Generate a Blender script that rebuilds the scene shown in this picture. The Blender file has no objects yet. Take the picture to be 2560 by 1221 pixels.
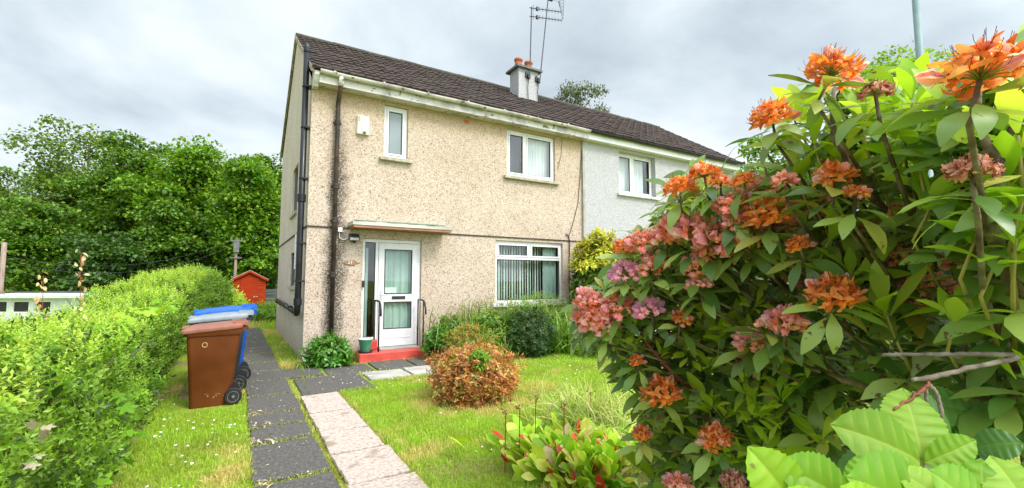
import bpy, math, random
import numpy as np
from math import sin, cos, pi, radians, sqrt
from mathutils import Vector, Matrix

S = bpy.context.scene
COL = S.collection
rng = np.random.default_rng(7)
random.seed(7)

# ------------------------------------------------------------------ camera, sky, sun
F = 1130.0; TH = radians(4.55); YAW = radians(31.3); CH = 1.52
cam_d = bpy.data.cameras.new("camera"); cam = bpy.data.objects.new("camera", cam_d); COL.objects.link(cam)
cam.location = (0, 0, CH); cam.rotation_euler = (pi / 2 + TH, 0, -YAW)
cam_d.sensor_width = 36; cam_d.lens = F / 2560 * 36; cam_d.clip_start = .03; cam_d.clip_end = 900
S.camera = cam
S.render.resolution_x, S.render.resolution_y = 1024, 488
vs = S.view_settings; vs.view_transform = 'Standard'; vs.look = 'None'; vs.exposure = 0.82; vs.gamma = 1
S.cycles.max_bounces = 8; S.cycles.transparent_max_bounces = 8
S.cycles.use_denoising = True
SUN = Vector((.25, -.62, .80)).normalized()
sun_d = bpy.data.lights.new("sun", 'SUN'); sun_d.energy = 1.5; sun_d.angle = radians(16); sun_d.color = (1, .96, .88)
sun = bpy.data.objects.new("sun", sun_d); COL.objects.link(sun); sun.location = (0, -10, 30)
sun.rotation_euler = SUN.to_track_quat('Z', 'Y').to_euler()

def nd(nt, t, **k):
    n = nt.nodes.new('ShaderNode' + t)
    for a, v in k.items():
        if a[0] == 'i' and a[1:].isdigit(): n.inputs[int(a[1:])].default_value = v
        else: setattr(n, a, v)
    return n
def ramp(nt, src, stops):
    r = nd(nt, 'ValToRGB'); e = r.color_ramp.elements
    while len(e) < len(stops): e.new(.5)
    for q, (p, c) in zip(e, stops):
        q.position = p; q.color = (*c, 1) if len(c) == 3 else c
    nt.links.new(src, r.inputs[0]); return r.outputs[0]
def math_(nt, op, a, b=None, c=None, clamp=False):
    m = nd(nt, 'Math', operation=op, use_clamp=clamp)
    for i, v in enumerate((a, b, c)):
        if v is None: continue
        if isinstance(v, (int, float)): m.inputs[i].default_value = v
        else: nt.links.new(v, m.inputs[i])
    return m.outputs[0]
def mixc(nt, f, a, b, mode='MIX'):
    m = nd(nt, 'Mix', data_type='RGBA', blend_type=mode)
    for i, v in ((0, f), (6, a), (7, b)):
        if isinstance(v, (int, float)): m.inputs[i].default_value = v
        elif isinstance(v, tuple): m.inputs[i].default_value = (*v, 1)
        else: nt.links.new(v, m.inputs[i])
    return m.outputs[2]

W = bpy.data.worlds.new("World"); S.world = W; W.use_nodes = True
nt = W.node_tree; nt.nodes.clear(); L = nt.links.new
tc = nd(nt, 'TexCoord')
sky = nd(nt, 'TexSky'); sky.sky_type = 'NISHITA'; sky.sun_disc = False
sky.sun_elevation = math.asin(SUN.z); sky.sun_rotation = math.atan2(SUN.x, SUN.y)
bg1 = nd(nt, 'Background', i1=.10); L(sky.outputs[0], bg1.inputs[0])
sep = nd(nt, 'SeparateXYZ'); L(tc.outputs['Generated'], sep.inputs[0])
den = math_(nt, 'ADD', math_(nt, 'MAXIMUM', sep.outputs[2], 0.0), .32)
cmb = nd(nt, 'CombineXYZ'); L(math_(nt, 'DIVIDE', sep.outputs[0], den), cmb.inputs[0]); L(math_(nt, 'DIVIDE', sep.outputs[1], den), cmb.inputs[1])
n1 = nd(nt, 'TexNoise', i2=1.5, i3=7.0, i4=.55); n1.inputs['Distortion'].default_value = .25; L(cmb.outputs[0], n1.inputs['Vector'])
n2 = nd(nt, 'TexNoise', i2=.7, i3=3.0); L(cmb.outputs[0], n2.inputs['Vector'])
nf = math_(nt, 'ADD', math_(nt, 'MULTIPLY', n1.outputs[0], .6), math_(nt, 'MULTIPLY', n2.outputs[0], .4))
ccol = ramp(nt, nf, [(.37, (.335, .39, .435)), (.45, (.44, .50, .54)), (.53, (.56, .61, .64)), (.62, (.69, .725, .745))])
dot = nd(nt, 'VectorMath', operation='DOT_PRODUCT'); L(tc.outputs['Generated'], dot.inputs[0]); dot.inputs[1].default_value = SUN
gain = nd(nt, 'MapRange', i1=.40, i2=.97, i3=.97, i4=4.0); L(dot.outputs['Value'], gain.inputs[0])
bg2 = nd(nt, 'Background'); L(ccol, bg2.inputs[0]); L(gain.outputs[0], bg2.inputs[1])
ms = nd(nt, 'MixShader', i0=.93); L(bg1.outputs[0], ms.inputs[1]); L(bg2.outputs[0], ms.inputs[2])
wo = nd(nt, 'OutputWorld'); L(ms.outputs[0], wo.inputs[0])

# ------------------------------------------------------------------ helpers
def ray(px, py):
    x = px - 1280; u = 610.5 - py
    up = u * cos(TH) + F * sin(TH); fw = F * cos(TH) - u * sin(TH)
    return np.array((fw * sin(YAW) + x * cos(YAW), fw * cos(YAW) - x * sin(YAW), up)) / F
def at(px, py, d):                     # a point d metres ahead, seen where (px, py) is in the photograph
    return ray(px, py) * d + np.array((0, 0, CH))
def ground(px, py, z=0.0):
    r = ray(px, py); s = (z - CH) / r[2]
    return r * s + np.array((0, 0, CH))
def unit(v):
    v = np.asarray(v, float); return v / np.maximum(np.linalg.norm(v, axis=-1, keepdims=True), 1e-9)
def frames(d, up, s):                  # per-leaf matrices: local x along d, local z near up, scaled by s
    d = unit(d); side = unit(np.cross(up, d) + 1e-6); n = np.cross(d, side)
    M = np.stack([d, side, n], axis=-1)
    s = np.asarray(s, float)
    return M * (s[:, None, None] if s.ndim == 1 else s)
def rdir(n, r=None):
    r = r or rng
    return unit(r.normal(size=(n, 3)))
def vnoise(x, y, sc, seed=0):
    g = np.random.default_rng(seed).random((64, 64))
    x = np.asarray(x) * sc + 100; y = np.asarray(y) * sc + 100
    i = np.floor(x).astype(int); j = np.floor(y).astype(int); fx = x - i; fy = y - j
    fx = fx * fx * (3 - 2 * fx); fy = fy * fy * (3 - 2 * fy)
    a = g[i % 64, j % 64]; b = g[(i + 1) % 64, j % 64]; c = g[i % 64, (j + 1) % 64]; d = g[(i + 1) % 64, (j + 1) % 64]
    return (a * (1 - fx) + b * fx) * (1 - fy) + (c * (1 - fx) + d * fx) * fy

class Acc:
    def __init__(self): self.V = []; self.L = []; self.T = []; self.M = []; self.C = []; self.n = 0
    def add(self, V, faces, mat=0, tint=0.0):
        V = np.asarray(V, float).reshape(-1, 3)
        self.V.append(V)
        for f in faces:
            self.L.append(np.asarray(f, np.int64) + self.n)
        self.T.append(np.array([len(f) for f in faces], np.int64))
        self.M.append(np.full(len(faces), mat, np.int64) if np.isscalar(mat) else np.asarray(mat))
        self.C.append(np.full(len(V), tint) if np.isscalar(tint) else np.asarray(tint, float))
        self.n += len(V); return self
    def scatter(self, T, M, P, mat=0, tint=0.0):
        tv, tf = T[0], T[1]; tt = T[2] if len(T) > 2 else np.zeros(len(tv))
        tv = np.asarray(tv, float); N = len(P)
        if N == 0: return self
        V = np.einsum('nij,vj->nvi', M, tv) + np.asarray(P)[:, None, :]
        base = np.concatenate([np.asarray(f) for f in tf]); tot = np.array([len(f) for f in tf])
        self.V.append(V.reshape(-1, 3))
        self.L.append((base[None, :] + (np.arange(N) * len(tv))[:, None] + self.n).ravel())
        self.T.append(np.tile(tot, N)); self.M.append(np.full(N * len(tf), mat, np.int64))
        t = np.broadcast_to(np.asarray(tint, float).reshape(-1, 1), (N, len(tv))) + tt[None, :]
        self.C.append(t.ravel()); self.n += N * len(tv); return self
    def box(self, x0, y0, z0, x1, y1, z1, mat=0):
        v = [(x, y, z) for z in (z0, z1) for y in (y0, y1) for x in (x0, x1)]
        return self.add(v, [(0, 2, 3, 1), (4, 5, 7, 6), (0, 1, 5, 4), (2, 6, 7, 3), (0, 4, 6, 2), (1, 3, 7, 5)], mat)
    def tube(self, pts, rad, n=6, mat=0, caps=True):
        p = np.asarray(pts, float); k = len(p); r = np.full(k, rad) if np.isscalar(rad) else np.asarray(rad, float)
        t = unit(np.gradient(p, axis=0)); ref = np.array((0, 0, 1.)) if abs(t[0][2]) < .9 else np.array((1., 0, 0))
        rings = []; a = unit(np.cross(t[0], ref))
        for i in range(k):
            a = unit(a - t[i] * np.dot(a, t[i])); b = np.cross(t[i], a)
            ang = np.arange(n) * 2 * pi / n
            rings.append(p[i] + r[i] * (np.cos(ang)[:, None] * a + np.sin(ang)[:, None] * b))
        f = [(i * n + j, i * n + (j + 1) % n, (i + 1) * n + (j + 1) % n, (i + 1) * n + j) for i in range(k - 1) for j in range(n)]
        if caps: f += [tuple(range(n))[::-1], tuple((k - 1) * n + j for j in range(n))]
        return self.add(np.concatenate(rings), f, mat)
    def loft(self, secs, mat=0, cap0=True, cap1=True):       # list of equal rings
        n = len(secs[0]); k = len(secs)
        f = [(i * n + j, i * n + (j + 1) % n, (i + 1) * n + (j + 1) % n, (i + 1) * n + j) for i in range(k - 1) for j in range(n)]
        if cap0: f.append(tuple(range(n))[::-1])
        if cap1: f.append(tuple((k - 1) * n + j for j in range(n)))
        return self.add(np.concatenate([np.asarray(s, float) for s in secs]), f, mat)
    def lathe(self, prof, c=(0, 0, 0), n=20, mat=0, axis='z'):
        secs = []
        for r, z in prof:
            a = np.arange(n) * 2 * pi / n
            q = np.stack([r * np.cos(a), r * np.sin(a), np.full(n, z)], 1)
            if axis == 'y': q = q[:, [0, 2, 1]] * np.array((-1, 1, 1))
            secs.append(q + np.array(c))
        return self.loft(secs, mat)
    def wall(self, f, u0, u1, v0, v1, holes, depth, mat=0, step=None):
        us = sorted({u0, u1, *[h[0] for h in holes], *[h[2] for h in holes]}); vv = sorted({v0, v1, *[h[1] for h in holes], *[h[3] for h in holes]})
        for a, b in zip(us, us[1:]):
            for c, d in zip(vv, vv[1:]):
                m = ((a + b) / 2, (c + d) / 2)
                if any(h[0] < m[0] < h[2] and h[1] < m[1] < h[3] for h in holes): continue
                self.add([f(a, c, 0), f(b, c, 0), f(b, d, 0), f(a, d, 0)], [(0, 1, 2, 3)], mat)
        for a, c, b, d in holes:
            for p, q in (((a, c), (a, d)), ((a, d), (b, d)), ((b, d), (b, c)), ((b, c), (a, c))):
                self.add([f(*p, 0), f(*q, 0), f(*q, depth), f(*p, depth)], [(0, 1, 2, 3)], mat)
        return self
    def build(self, name, mats, parent=None, smooth=False, bevel=0, label=None):
        me = bpy.data.meshes.new(name)
        V = np.concatenate(self.V); T = np.concatenate(self.T); Lp = np.concatenate([np.atleast_1d(l) for l in self.L])
        off = np.zeros(3)
        if parent is not None:
            r = parent
            while r.parent: r = r.parent
            off = np.array(r.location)
        V = V - off
        me.vertices.add(len(V)); me.vertices.foreach_set('co', V.astype(np.float32).ravel())
        me.loops.add(len(Lp)); me.loops.foreach_set('vertex_index', Lp.astype(np.int32))
        me.polygons.add(len(T)); me.polygons.foreach_set('loop_start', np.concatenate([[0], np.cumsum(T)[:-1]]).astype(np.int32))
        me.polygons.foreach_set('material_index', np.concatenate(self.M).astype(np.int32))
        me.update(calc_edges=True)
        me.polygons.foreach_set('use_smooth', np.full(len(T), smooth))
        C = np.concatenate(self.C)
        if np.any(C):
            me.attributes.new('tint', 'FLOAT', 'POINT').data.foreach_set('value', C.astype(np.float32))
        for m in (mats if isinstance(mats, (list, tuple)) else [mats]): me.materials.append(m)
        o = bpy.data.objects.new(name, me); COL.objects.link(o)
        if parent is not None: o.parent = parent
        if bevel:
            b = o.modifiers.new('bevel', 'BEVEL'); b.width = bevel; b.segments = 2; b.limit_method = 'ANGLE'
        if label: o['label'] = label
        return o

def thing(name, label, cat, loc=(0, 0, 0), group=None):
    o = bpy.data.objects.new(name, None); COL.objects.link(o); o.location = [float(v) for v in loc]
    o.empty_display_size = .1
    return tag(o, label, cat, group)
def tag(o, label, cat, group=None):
    o['label'] = label; o['category'] = cat
    if group: o['group'] = group
    return o
def struct(o, kind='structure'): o['kind'] = kind; return o

# leaf templates: (verts, faces, tint) with local x along the leaf, z its upper side
def leafT(L=1., W=.4, n=3, fold=.15, curl=.2, peak=.5, tip=.02, wave=0.0):
    V = []; Fc = []
    for i in range(n + 1):
        t = i / n
        w = W / 2 * (sin(pi * min(1, t ** (math.log(.5) / math.log(peak))))) if 0 < t < 1 else W * tip
        a = curl * t * 1.4
        x = L * (sin(a) / (curl * 1.4) if abs(curl) > 1e-3 else t); z = -L * ((1 - cos(a)) / (curl * 1.4) if abs(curl) > 1e-3 else 0)
        wv = wave * sin(i * 2.3)
        V += [(x, -w, z + abs(w) * fold + wv), (x, 0, z), (x, w, z + abs(w) * fold - wv)]
        if i: b = 3 * i; Fc += [(b - 3, b, b + 1, b - 2), (b - 2, b + 1, b + 2, b - 1)]
    return (np.array(V), Fc)
def lobedT(k=5):                       # maple-like leaf
    V = [(0, 0, 0)]; ang = np.linspace(-2.3, 2.3, 4 * k - 3); m = len(ang)
    for i, a in enumerate(ang):
        lobe = (1, .72, .5, .72)[i % 4]
        r = lobe * (.62 + .38 * cos(a * .55)) * .62
        V.append((.38 + r * cos(a), r * sin(a) * 1.05, -.12 * r * r - .04 * (i % 2)))
    return (np.array(V), [(0, i, i + 1) for i in range(1, m)])
def combine(*parts):
    V = []; Fc = []; n = 0; C = []
    for (T, M, P, t) in parts:
        v = np.asarray(T[0]) @ np.asarray(M).T + np.asarray(P); V.append(v)
        Fc += [tuple(q + n for q in f) for f in T[1]]; n += len(v); C.append(np.full(len(v), float(t)))
    return (np.concatenate(V), Fc, np.concatenate(C))
def sprigT(k=9, stem=1., leaf=.34, T=None, lift=.6, seed=1, pairs=False):
    r = np.random.default_rng(seed); T = T or leafT(1, .45, 2, .2, .25); ps = []
    for i in range(k):
        t = (i + .6) / k; a = i * 2.4 + r.normal() * .25
        if pairs: a = (i % 2) * pi + (i // 2) * pi / 2
        d = unit(np.array((lift * (.5 + t), cos(a), sin(a)))) if i < k - 1 else np.array((1., .1, .1))
        s = leaf * (1.05 - .45 * t) * (1 + .15 * r.normal())
        up = unit(np.array((1., -d[1] * .3, -d[2] * .3)))
        M = frames(d[None], up[None], np.array([s]))[0]
        ps.append((T, M, (t * stem, 0, 0), t * .6))
    return combine(*ps)

# ------------------------------------------------------------------ materials
MATS = {}
def newmat(name):
    m = bpy.data.materials.new(name); m.use_nodes = True; m.node_tree.nodes.clear(); MATS[name] = m
    return m, m.node_tree
def finish(nt, col, rough=.6, bump=None, bstr=.3, bdist=.01, metal=0., spec=.5, sh=None, coat=0.):
    L = nt.links.new
    p = nd(nt, 'BsdfPrincipled')
    if isinstance(col, tuple): p.inputs['Base Color'].default_value = (*col, 1)
    else: L(col, p.inputs['Base Color'])
    if isinstance(rough, (int, float)): p.inputs['Roughness'].default_value = rough
    else: L(rough, p.inputs['Roughness'])
    p.inputs['Metallic'].default_value = metal; p.inputs['Specular IOR Level'].default_value = spec
    p.inputs['Coat Weight'].default_value = coat
    if bump is not None:
        b = nd(nt, 'Bump', i0=bstr, i1=bdist); L(bump, b.inputs['Height']); L(b.outputs[0], p.inputs['Normal'])
    o = nd(nt, 'OutputMaterial'); L(p.outputs[0] if sh is None else sh(p), o.inputs[0]); return p
def mott(name, c1, c2, sc=6., rough=.6, bsc=60., bstr=.15, bdist=.005, metal=0., spec=.4, c3=None, lo=.35, hi=.65, det=5., spots=None, coat=0., stretch=None):
    m, nt = newmat(name); L = nt.links.new
    tc = nd(nt, 'TexCoord'); vec = tc.outputs['Object']
    if stretch:
        mp = nd(nt, 'Mapping'); mp.inputs['Scale'].default_value = stretch; L(vec, mp.inputs[0]); vec = mp.outputs[0]
    n = nd(nt, 'TexNoise', i2=sc, i3=det); L(vec, n.inputs['Vector'])
    col = ramp(nt, n.outputs[0], [(lo, c1), (hi, c2)] if c3 is None else [(lo, c1), ((lo + hi) / 2, c2), (hi, c3)])
    if spots:                       # (scale, threshold, colour)
        s = nd(nt, 'TexNoise', i2=spots[0], i3=4.); L(vec, s.inputs['Vector'])
        mk = nd(nt, 'MapRange', i1=spots[1], i2=spots[1] + .06); L(s.outputs[0], mk.inputs[0])
        col = mixc(nt, mk.outputs[0], col, spots[2])
    b = nd(nt, 'TexNoise', i2=bsc, i3=4.); L(vec, b.inputs['Vector'])
    rr = nd(nt, 'MapRange', i1=.3, i2=.7, i3=max(0, rough - .12), i4=min(1, rough + .12)); L(n.outputs[0], rr.inputs[0])
    finish(nt, col, rr.outputs[0], b.outputs[0], bstr, bdist, metal, spec, coat=coat)
    return m
def leafmat(name, stops, tip=None, trans=.35, rough=.42, spec=.5, spots=None):
    m, nt = newmat(name); L = nt.links.new
    g = nd(nt, 'NewGeometry'); col = ramp(nt, g.outputs['Random Per Island'], stops)
    tc = nd(nt, 'TexCoord'); n = nd(nt, 'TexNoise', i2=1.7, i3=2.); L(tc.outputs['Object'], n.inputs['Vector'])
    hv = nd(nt, 'HueSaturation'); L(col, hv.inputs['Color'])
    v = nd(nt, 'MapRange', i1=.3, i2=.7, i3=.78, i4=1.22); L(n.outputs[0], v.inputs[0]); L(v.outputs[0], hv.inputs['Value'])
    h = nd(nt, 'MapRange', i1=.3, i2=.7, i3=.488, i4=.512); L(n.outputs[0], h.inputs[0]); L(h.outputs[0], hv.inputs['Hue'])
    col = hv.outputs[0]
    if tip:
        a = nd(nt, 'Attribute', attribute_name='tint'); cl = math_(nt, 'MAXIMUM', a.outputs['Fac'], 0., clamp=True)
        col = mixc(nt, cl, col, tip)
    if spots:                       # brown blotches of leaf spot: (scale, threshold, colour)
        s = nd(nt, 'TexNoise', i2=spots[0], i3=3.); L(tc.outputs['Object'], s.inputs['Vector'])
        mk = nd(nt, 'MapRange', i1=spots[1], i2=spots[1] + .04); L(s.outputs[0], mk.inputs[0]); col = mixc(nt, mk.outputs[0], col, spots[2])
    tr = nd(nt, 'BsdfTranslucent')
    tcol = mixc(nt, 1.0, col, (1.25, 1.2, .6), 'MULTIPLY'); L(tcol, tr.inputs[0])
    def sh(p):
        x = nd(nt, 'MixShader', i0=trans); L(p.outputs[0], x.inputs[1]); L(tr.outputs[0], x.inputs[2]); return x.outputs[0]
    n3 = nd(nt, 'TexNoise', i2=55., i3=2.); L(tc.outputs['Object'], n3.inputs['Vector'])
    finish(nt, col, rough, n3.outputs[0], .12, .004, 0, spec, sh)
    return m

def pebbledash(name, gable=False):
    m, nt = newmat(name); L = nt.links.new
    tc = nd(nt, 'TexCoord'); vec = tc.outputs['Object']
    nz = nd(nt, 'TexNoise', i2=30., i3=3.); L(vec, nz.inputs['Vector'])
    vv = nd(nt, 'VectorMath', operation='ADD'); sc = nd(nt, 'VectorMath', operation='SCALE'); sc.inputs[3].default_value = .035
    L(nz.outputs['Color'], sc.inputs[0]); L(vec, vv.inputs[0]); L(sc.outputs[0], vv.inputs[1])
    vo = nd(nt, 'TexVoronoi', i2=66.); L(vv.outputs[0], vo.inputs['Vector'])
    sp = nd(nt, 'SeparateColor'); L(vo.outputs['Color'], sp.inputs[0])
    if gable: st = [(0, (.25, .19, .165)), (.08, (.43, .35, .31)), (.22, (.55, .465, .425)), (.6, (.61, .525, .49)), (1, (.69, .62, .585))]
    else: st = [(0, (.14, .09, .06)), (.08, (.30, .21, .15)), (.20, (.46, .355, .28)), (.55, (.525, .425, .345)), (1, (.62, .53, .45))]
    col = ramp(nt, sp.outputs[0], st)
    n2 = nd(nt, 'TexNoise', i2=1.1, i3=4.); L(vec, n2.inputs['Vector'])
    col = mixc(nt, .6, col, ramp(nt, n2.outputs[0], [(.35, (.86, .80, .74)), (.65, (1, 1, .98))]), 'MULTIPLY')
    xyz = nd(nt, 'SeparateXYZ'); L(vec, xyz.inputs[0])
    n3 = nd(nt, 'TexNoise', i2=7., i3=6., i4=.7); L(vec, n3.inputs['Vector'])
    if not gable:
        # black mould soaked into the render down both sides of the leaking downpipe
        n4 = nd(nt, 'TexNoise', i2=1.6, i3=2.); L(vec, n4.inputs['Vector'])
        dx = math_(nt, 'ABSOLUTE', math_(nt, 'ADD', math_(nt, 'SUBTRACT', xyz.outputs[0], .50), math_(nt, 'MULTIPLY', math_(nt, 'SUBTRACT', n3.outputs[0], .5), .30)))
        wd = math_(nt, 'MULTIPLY', n4.outputs[0], .46)
        k = math_(nt, 'SUBTRACT', 1., math_(nt, 'DIVIDE', dx, wd), clamp=True)
        zz = nd(nt, 'MapRange', i1=4.9, i2=3.2, i3=0, i4=1.); L(xyz.outputs[2], zz.inputs[0])
        k = math_(nt, 'MULTIPLY', math_(nt, 'MULTIPLY', k, zz.outputs[0]), math_(nt, 'ADD', .18, math_(nt, 'MULTIPLY', sp.outputs[1], 2.6)), clamp=True)
        col = mixc(nt, math_(nt, 'MULTIPLY', k, .88), col, (.045, .037, .03))
        # ochre damp under the eaves, with some of their shade painted in
        zt = nd(nt, 'MapRange', i1=4.75, i2=5.2); L(math_(nt, 'ADD', xyz.outputs[2], math_(nt, 'MULTIPLY', n3.outputs[0], .25)), zt.inputs[0])
        col = mixc(nt, math_(nt, 'MULTIPLY', zt.outputs[0], .45), col, (.36, .22, .08))
    zb = nd(nt, 'MapRange', i1=.75, i2=.05); L(math_(nt, 'ADD', xyz.outputs[2], math_(nt, 'MULTIPLY', n3.outputs[0], .5)), zb.inputs[0])
    col = mixc(nt, math_(nt, 'MULTIPLY', zb.outputs[0], .55), col, (.20, .17, .13))
    bm = math_(nt, 'ADD', vo.outputs['Distance'], math_(nt, 'MULTIPLY', nz.outputs[0], .3))
    finish(nt, col, .9, bm, -.55, .02, 0, .2)
    return m

M_pd = pebbledash('cream_pebbledash'); M_pdg = pebbledash('grey_pebbledash', True)
M_wh = mott('white_roughcast', (.40, .385, .40), (.52, .505, .52), 30.0, .95, 38., 1., .03, spec=.2, spots=(38., .64, (.37, .37, .39)))
M_upvc = mott('white_plastic', (.66, .645, .645), (.73, .715, .715), 3., .3, 20., .02)
M_wdirt = mott('weathered_white_paint', (.36, .33, .31), (.60, .56, .54), 3.5, .5, 30., .1, lo=.34, hi=.52, spots=(9., .60, (.13, .13, .08)))
M_tile = mott('brown_concrete_tile', (.018, .011, .009), (.042, .025, .019), 5., .85, 70., .5, .01, c3=(.075, .05, .038), lo=.3, hi=.72, spots=(13., .68, (.11, .09, .07)))
M_ridge = mott('grey_ridge_tile', (.045, .04, .03), (.09, .08, .06), 5., .9, 40., .4)
M_mortar = mott('verge_mortar', (.20, .16, .13), (.42, .35, .29), 8., .9, 40., .5)
M_black = mott('black_plastic_pipe', (.008, .008, .009), (.018, .018, .02), 5., .35, 30., .05, spec=.35)
M_iron = mott('rusty_iron_pipe', (.018, .014, .012), (.045, .03, .022), 6., .55, 40., .3, c3=(.12, .05, .025), lo=.35, hi=.75)
M_blackpaint = mott('black_painted_steel', (.012, .012, .012), (.03, .03, .03), 9., .4, 60., .1)
M_sill = mott('stone_sill', (.30, .26, .20), (.48, .43, .35), 9., .85, 60., .3)
M_red = mott('red_step_paint', (.46, .045, .035), (.62, .085, .06), 4., .55, 30., .2, spots=(11., .66, (.30, .10, .07)))
M_curtain = mott('pale_teal_curtain', (.24, .35, .31), (.34, .46, .41), 2., .9, 80., .1)
M_net = mott('white_net_curtain', (.55, .58, .60), (.70, .73, .74), 2., .9, 80., .1)
M_blind = mott('vertical_blind', (.42, .52, .46), (.55, .64, .57), 2., .8, 80., .1)
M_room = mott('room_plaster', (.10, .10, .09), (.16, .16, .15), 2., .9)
M_terra = mott('terracotta', (.38, .10, .04), (.55, .18, .08), 7., .8, 40., .2)
M_dgrey = mott('grey_cap_stone', (.10, .10, .10), (.19, .19, .18), 8., .9, 40., .3)
M_metal = mott('weathered_aerial_metal', (.05, .045, .06), (.10, .09, .11), 9., .5, metal=.4)
M_lamp = mott('green_grey_lamp_paint', (.13, .21, .21), (.20, .28, .27), 3., .5)
M_cream = mott('cream_plastic', (.70, .66, .46), (.78, .74, .56), 3., .4)
M_shedred = mott('red_shed_stain', (.22, .020, .005), (.36, .045, .010), 5., .8, 50., .3, spec=.12, stretch=(1, 1, 6))
M_timber = mott('bare_timber', (.23, .13, .07), (.36, .22, .13), 4., .85, 50., .3, stretch=(6, 6, 1))
M_pole = mott('weathered_pole', (.20, .14, .11), (.36, .26, .21), 5., .9, 40., .3, stretch=(6, 6, .6))
M_felt = mott('roof_felt', (.35, .27, .22), (.5, .4, .33), 3., .9)
M_paleboard = mott('pale_green_boarding', (.50, .56, .52), (.62, .68, .64), 3., .6)
M_fence = mott('dark_grey_fence', (.05, .055, .06), (.10, .11, .11), 3., .8, stretch=(.3, 1, 8))
M_binbrown = mott('brown_bin_plastic', (.095, .024, .004), (.14, .037, .007), 2.5, .5, 90., .08, .003, spec=.22)
M_binlidb = mott('faded_brown_lid', (.22, .075, .045), (.32, .13, .09), 3., .38, 60., .06)
M_bingrey = mott('grey_bin_plastic', (.018, .022, .03), (.032, .038, .046), 3., .38, 90., .06)
M_binblue = mott('blue_bin_plastic', (.004, .07, .42), (.010, .12, .58), 3., .35, 90., .05)
M_tyre = mott('black_rubber', (.008, .008, .008), (.018, .018, .018), 9., .7)
M_hub = mott('grey_hub', (.10, .10, .10), (.17, .17, .165), 9., .5)
M_badge = mott('tan_badge', (.34, .20, .08), (.42, .26, .11), 9., .5)
M_potg = mott('green_glazed_pot', (.045, .16, .095), (.09, .26, .15), 5., .28, 20., .05)
M_pott = mott('teal_plastic_pot', (.012, .10, .085), (.02, .15, .12), 5., .45)
M_potr = mott('dark_red_pot', (.13, .015, .012), (.2, .03, .02), 5., .5)
M_rim = mott('pale_pot_rim', (.42, .40, .35), (.6, .57, .5), 9., .8)
M_soil = mott('soil', (.02, .013, .008), (.06, .04, .025), 14., .95, 50., .6)
M_num = mott('white_numeral', (.7, .7, .66), (.8, .8, .76), 9., .5)
M_bark = mott('brown_bark', (.06, .04, .025), (.16, .115, .075), 16., .9, 60., .7, .01, c3=(.27, .22, .17))
M_barkg = mott('pale_dead_wood', (.11, .08, .06), (.30, .245, .195), 26., .9, 90., .9, stretch=(1, 1, 1))
M_redstem = mott('red_brown_stem', (.16, .035, .018), (.30, .085, .04), 12., .6, 60., .3)
M_ystem = mott('yellow_green_stem', (.26, .22, .05), (.42, .36, .10), 12., .6)
M_darkslab = mott('dark_paving', (.058, .053, .049), (.100, .091, .083), 34., .92, 60., .7, .02, c3=(.165, .15, .137), lo=.3, hi=.74, det=8., spots=(2.6, .60, (.085, .085, .05)))
M_lightslab = mott('pinkish_paving', (.24, .175, .145), (.43, .34, .29), 36., .92, 60., .8, .015, c3=(.53, .44, .39), lo=.27, hi=.62, det=8., spots=(3.2, .62, (.30, .225, .18)))
M_greyslab = mott('grey_paving', (.28, .26, .24), (.44, .42, .38), 3., .9, 90., .4, .008)
M_paper = mott('pale_paper', (.6, .66, .62), (.7, .75, .7), 5., .8)
M_cream2 = mott('weathered_cream_paint', (.36, .35, .29), (.60, .59, .52), 4., .6, 30., .15, stretch=(.5, 1, 1))
M_steel = mott('brushed_handle', (.5, .5, .5), (.65, .65, .65), 9., .3, metal=.8)
M_copperfelt = mott('green_canopy_felt', (.24, .29, .22), (.36, .40, .31), 8., .9)
M_copedge = mott('canopy_edge', (.26, .12, .065), (.38, .20, .12), 5., .8)
M_frost = mott('frosted_glass', (.17, .20, .22), (.24, .28, .30), .8, .35, 15., .02, spec=.6)

def glass(name):
    m, nt = newmat(name); L = nt.links.new
    lw = nd(nt, 'LayerWeight', i0=.5); fr = nd(nt, 'MapRange', i1=0., i2=1., i3=.09, i4=.75); L(math_(nt, 'POWER', lw.outputs['Facing'], 3.5), fr.inputs[0]); t = nd(nt, 'BsdfTransparent'); t.inputs[0].default_value = (.94, .97, .96, 1)
    g = nd(nt, 'BsdfGlossy'); g.inputs['Roughness'].default_value = .02
    tc = nd(nt, 'TexCoord'); n = nd(nt, 'TexNoise', i2=1.5, i3=1.); L(tc.outputs['Object'], n.inputs['Vector'])
    b = nd(nt, 'Bump', i0=.06, i1=.02); L(n.outputs[0], b.inputs['Height']); L(b.outputs[0], g.inputs['Normal'])
    x = nd(nt, 'MixShader'); L(fr.outputs[0], x.inputs[0]); L(t.outputs[0], x.inputs[1]); L(g.outputs[0], x.inputs[2])
    o = nd(nt, 'OutputMaterial'); L(x.outputs[0], o.inputs[0]); return m
M_glass = glass('window_glass')

def groundmat():
    m, nt = newmat('garden_soil_and_turf'); L = nt.links.new
    tc = nd(nt, 'TexCoord'); v = tc.outputs['Object']
    a = nd(nt, 'TexNoise', i2=.9, i3=5.); L(v, a.inputs['Vector']); b = nd(nt, 'TexNoise', i2=26., i3=5., i4=.7); L(v, b.inputs['Vector'])
    c1 = ramp(nt, b.outputs[0], [(.3, (.10, .15, .012)), (.5, (.22, .30, .025)), (.7, (.34, .40, .05))])
    c2 = ramp(nt, b.outputs[0], [(.3, (.10, .07, .03)), (.5, (.24, .19, .08)), (.7, (.36, .30, .14))])
    k = nd(nt, 'MapRange', i1=.52, i2=.66); L(a.outputs[0], k.inputs[0])
    finish(nt, mixc(nt, k.outputs[0], c1, c2), .95, b.outputs[0], .8, .03, 0, .2); return m
M_ground = groundmat()

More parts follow.
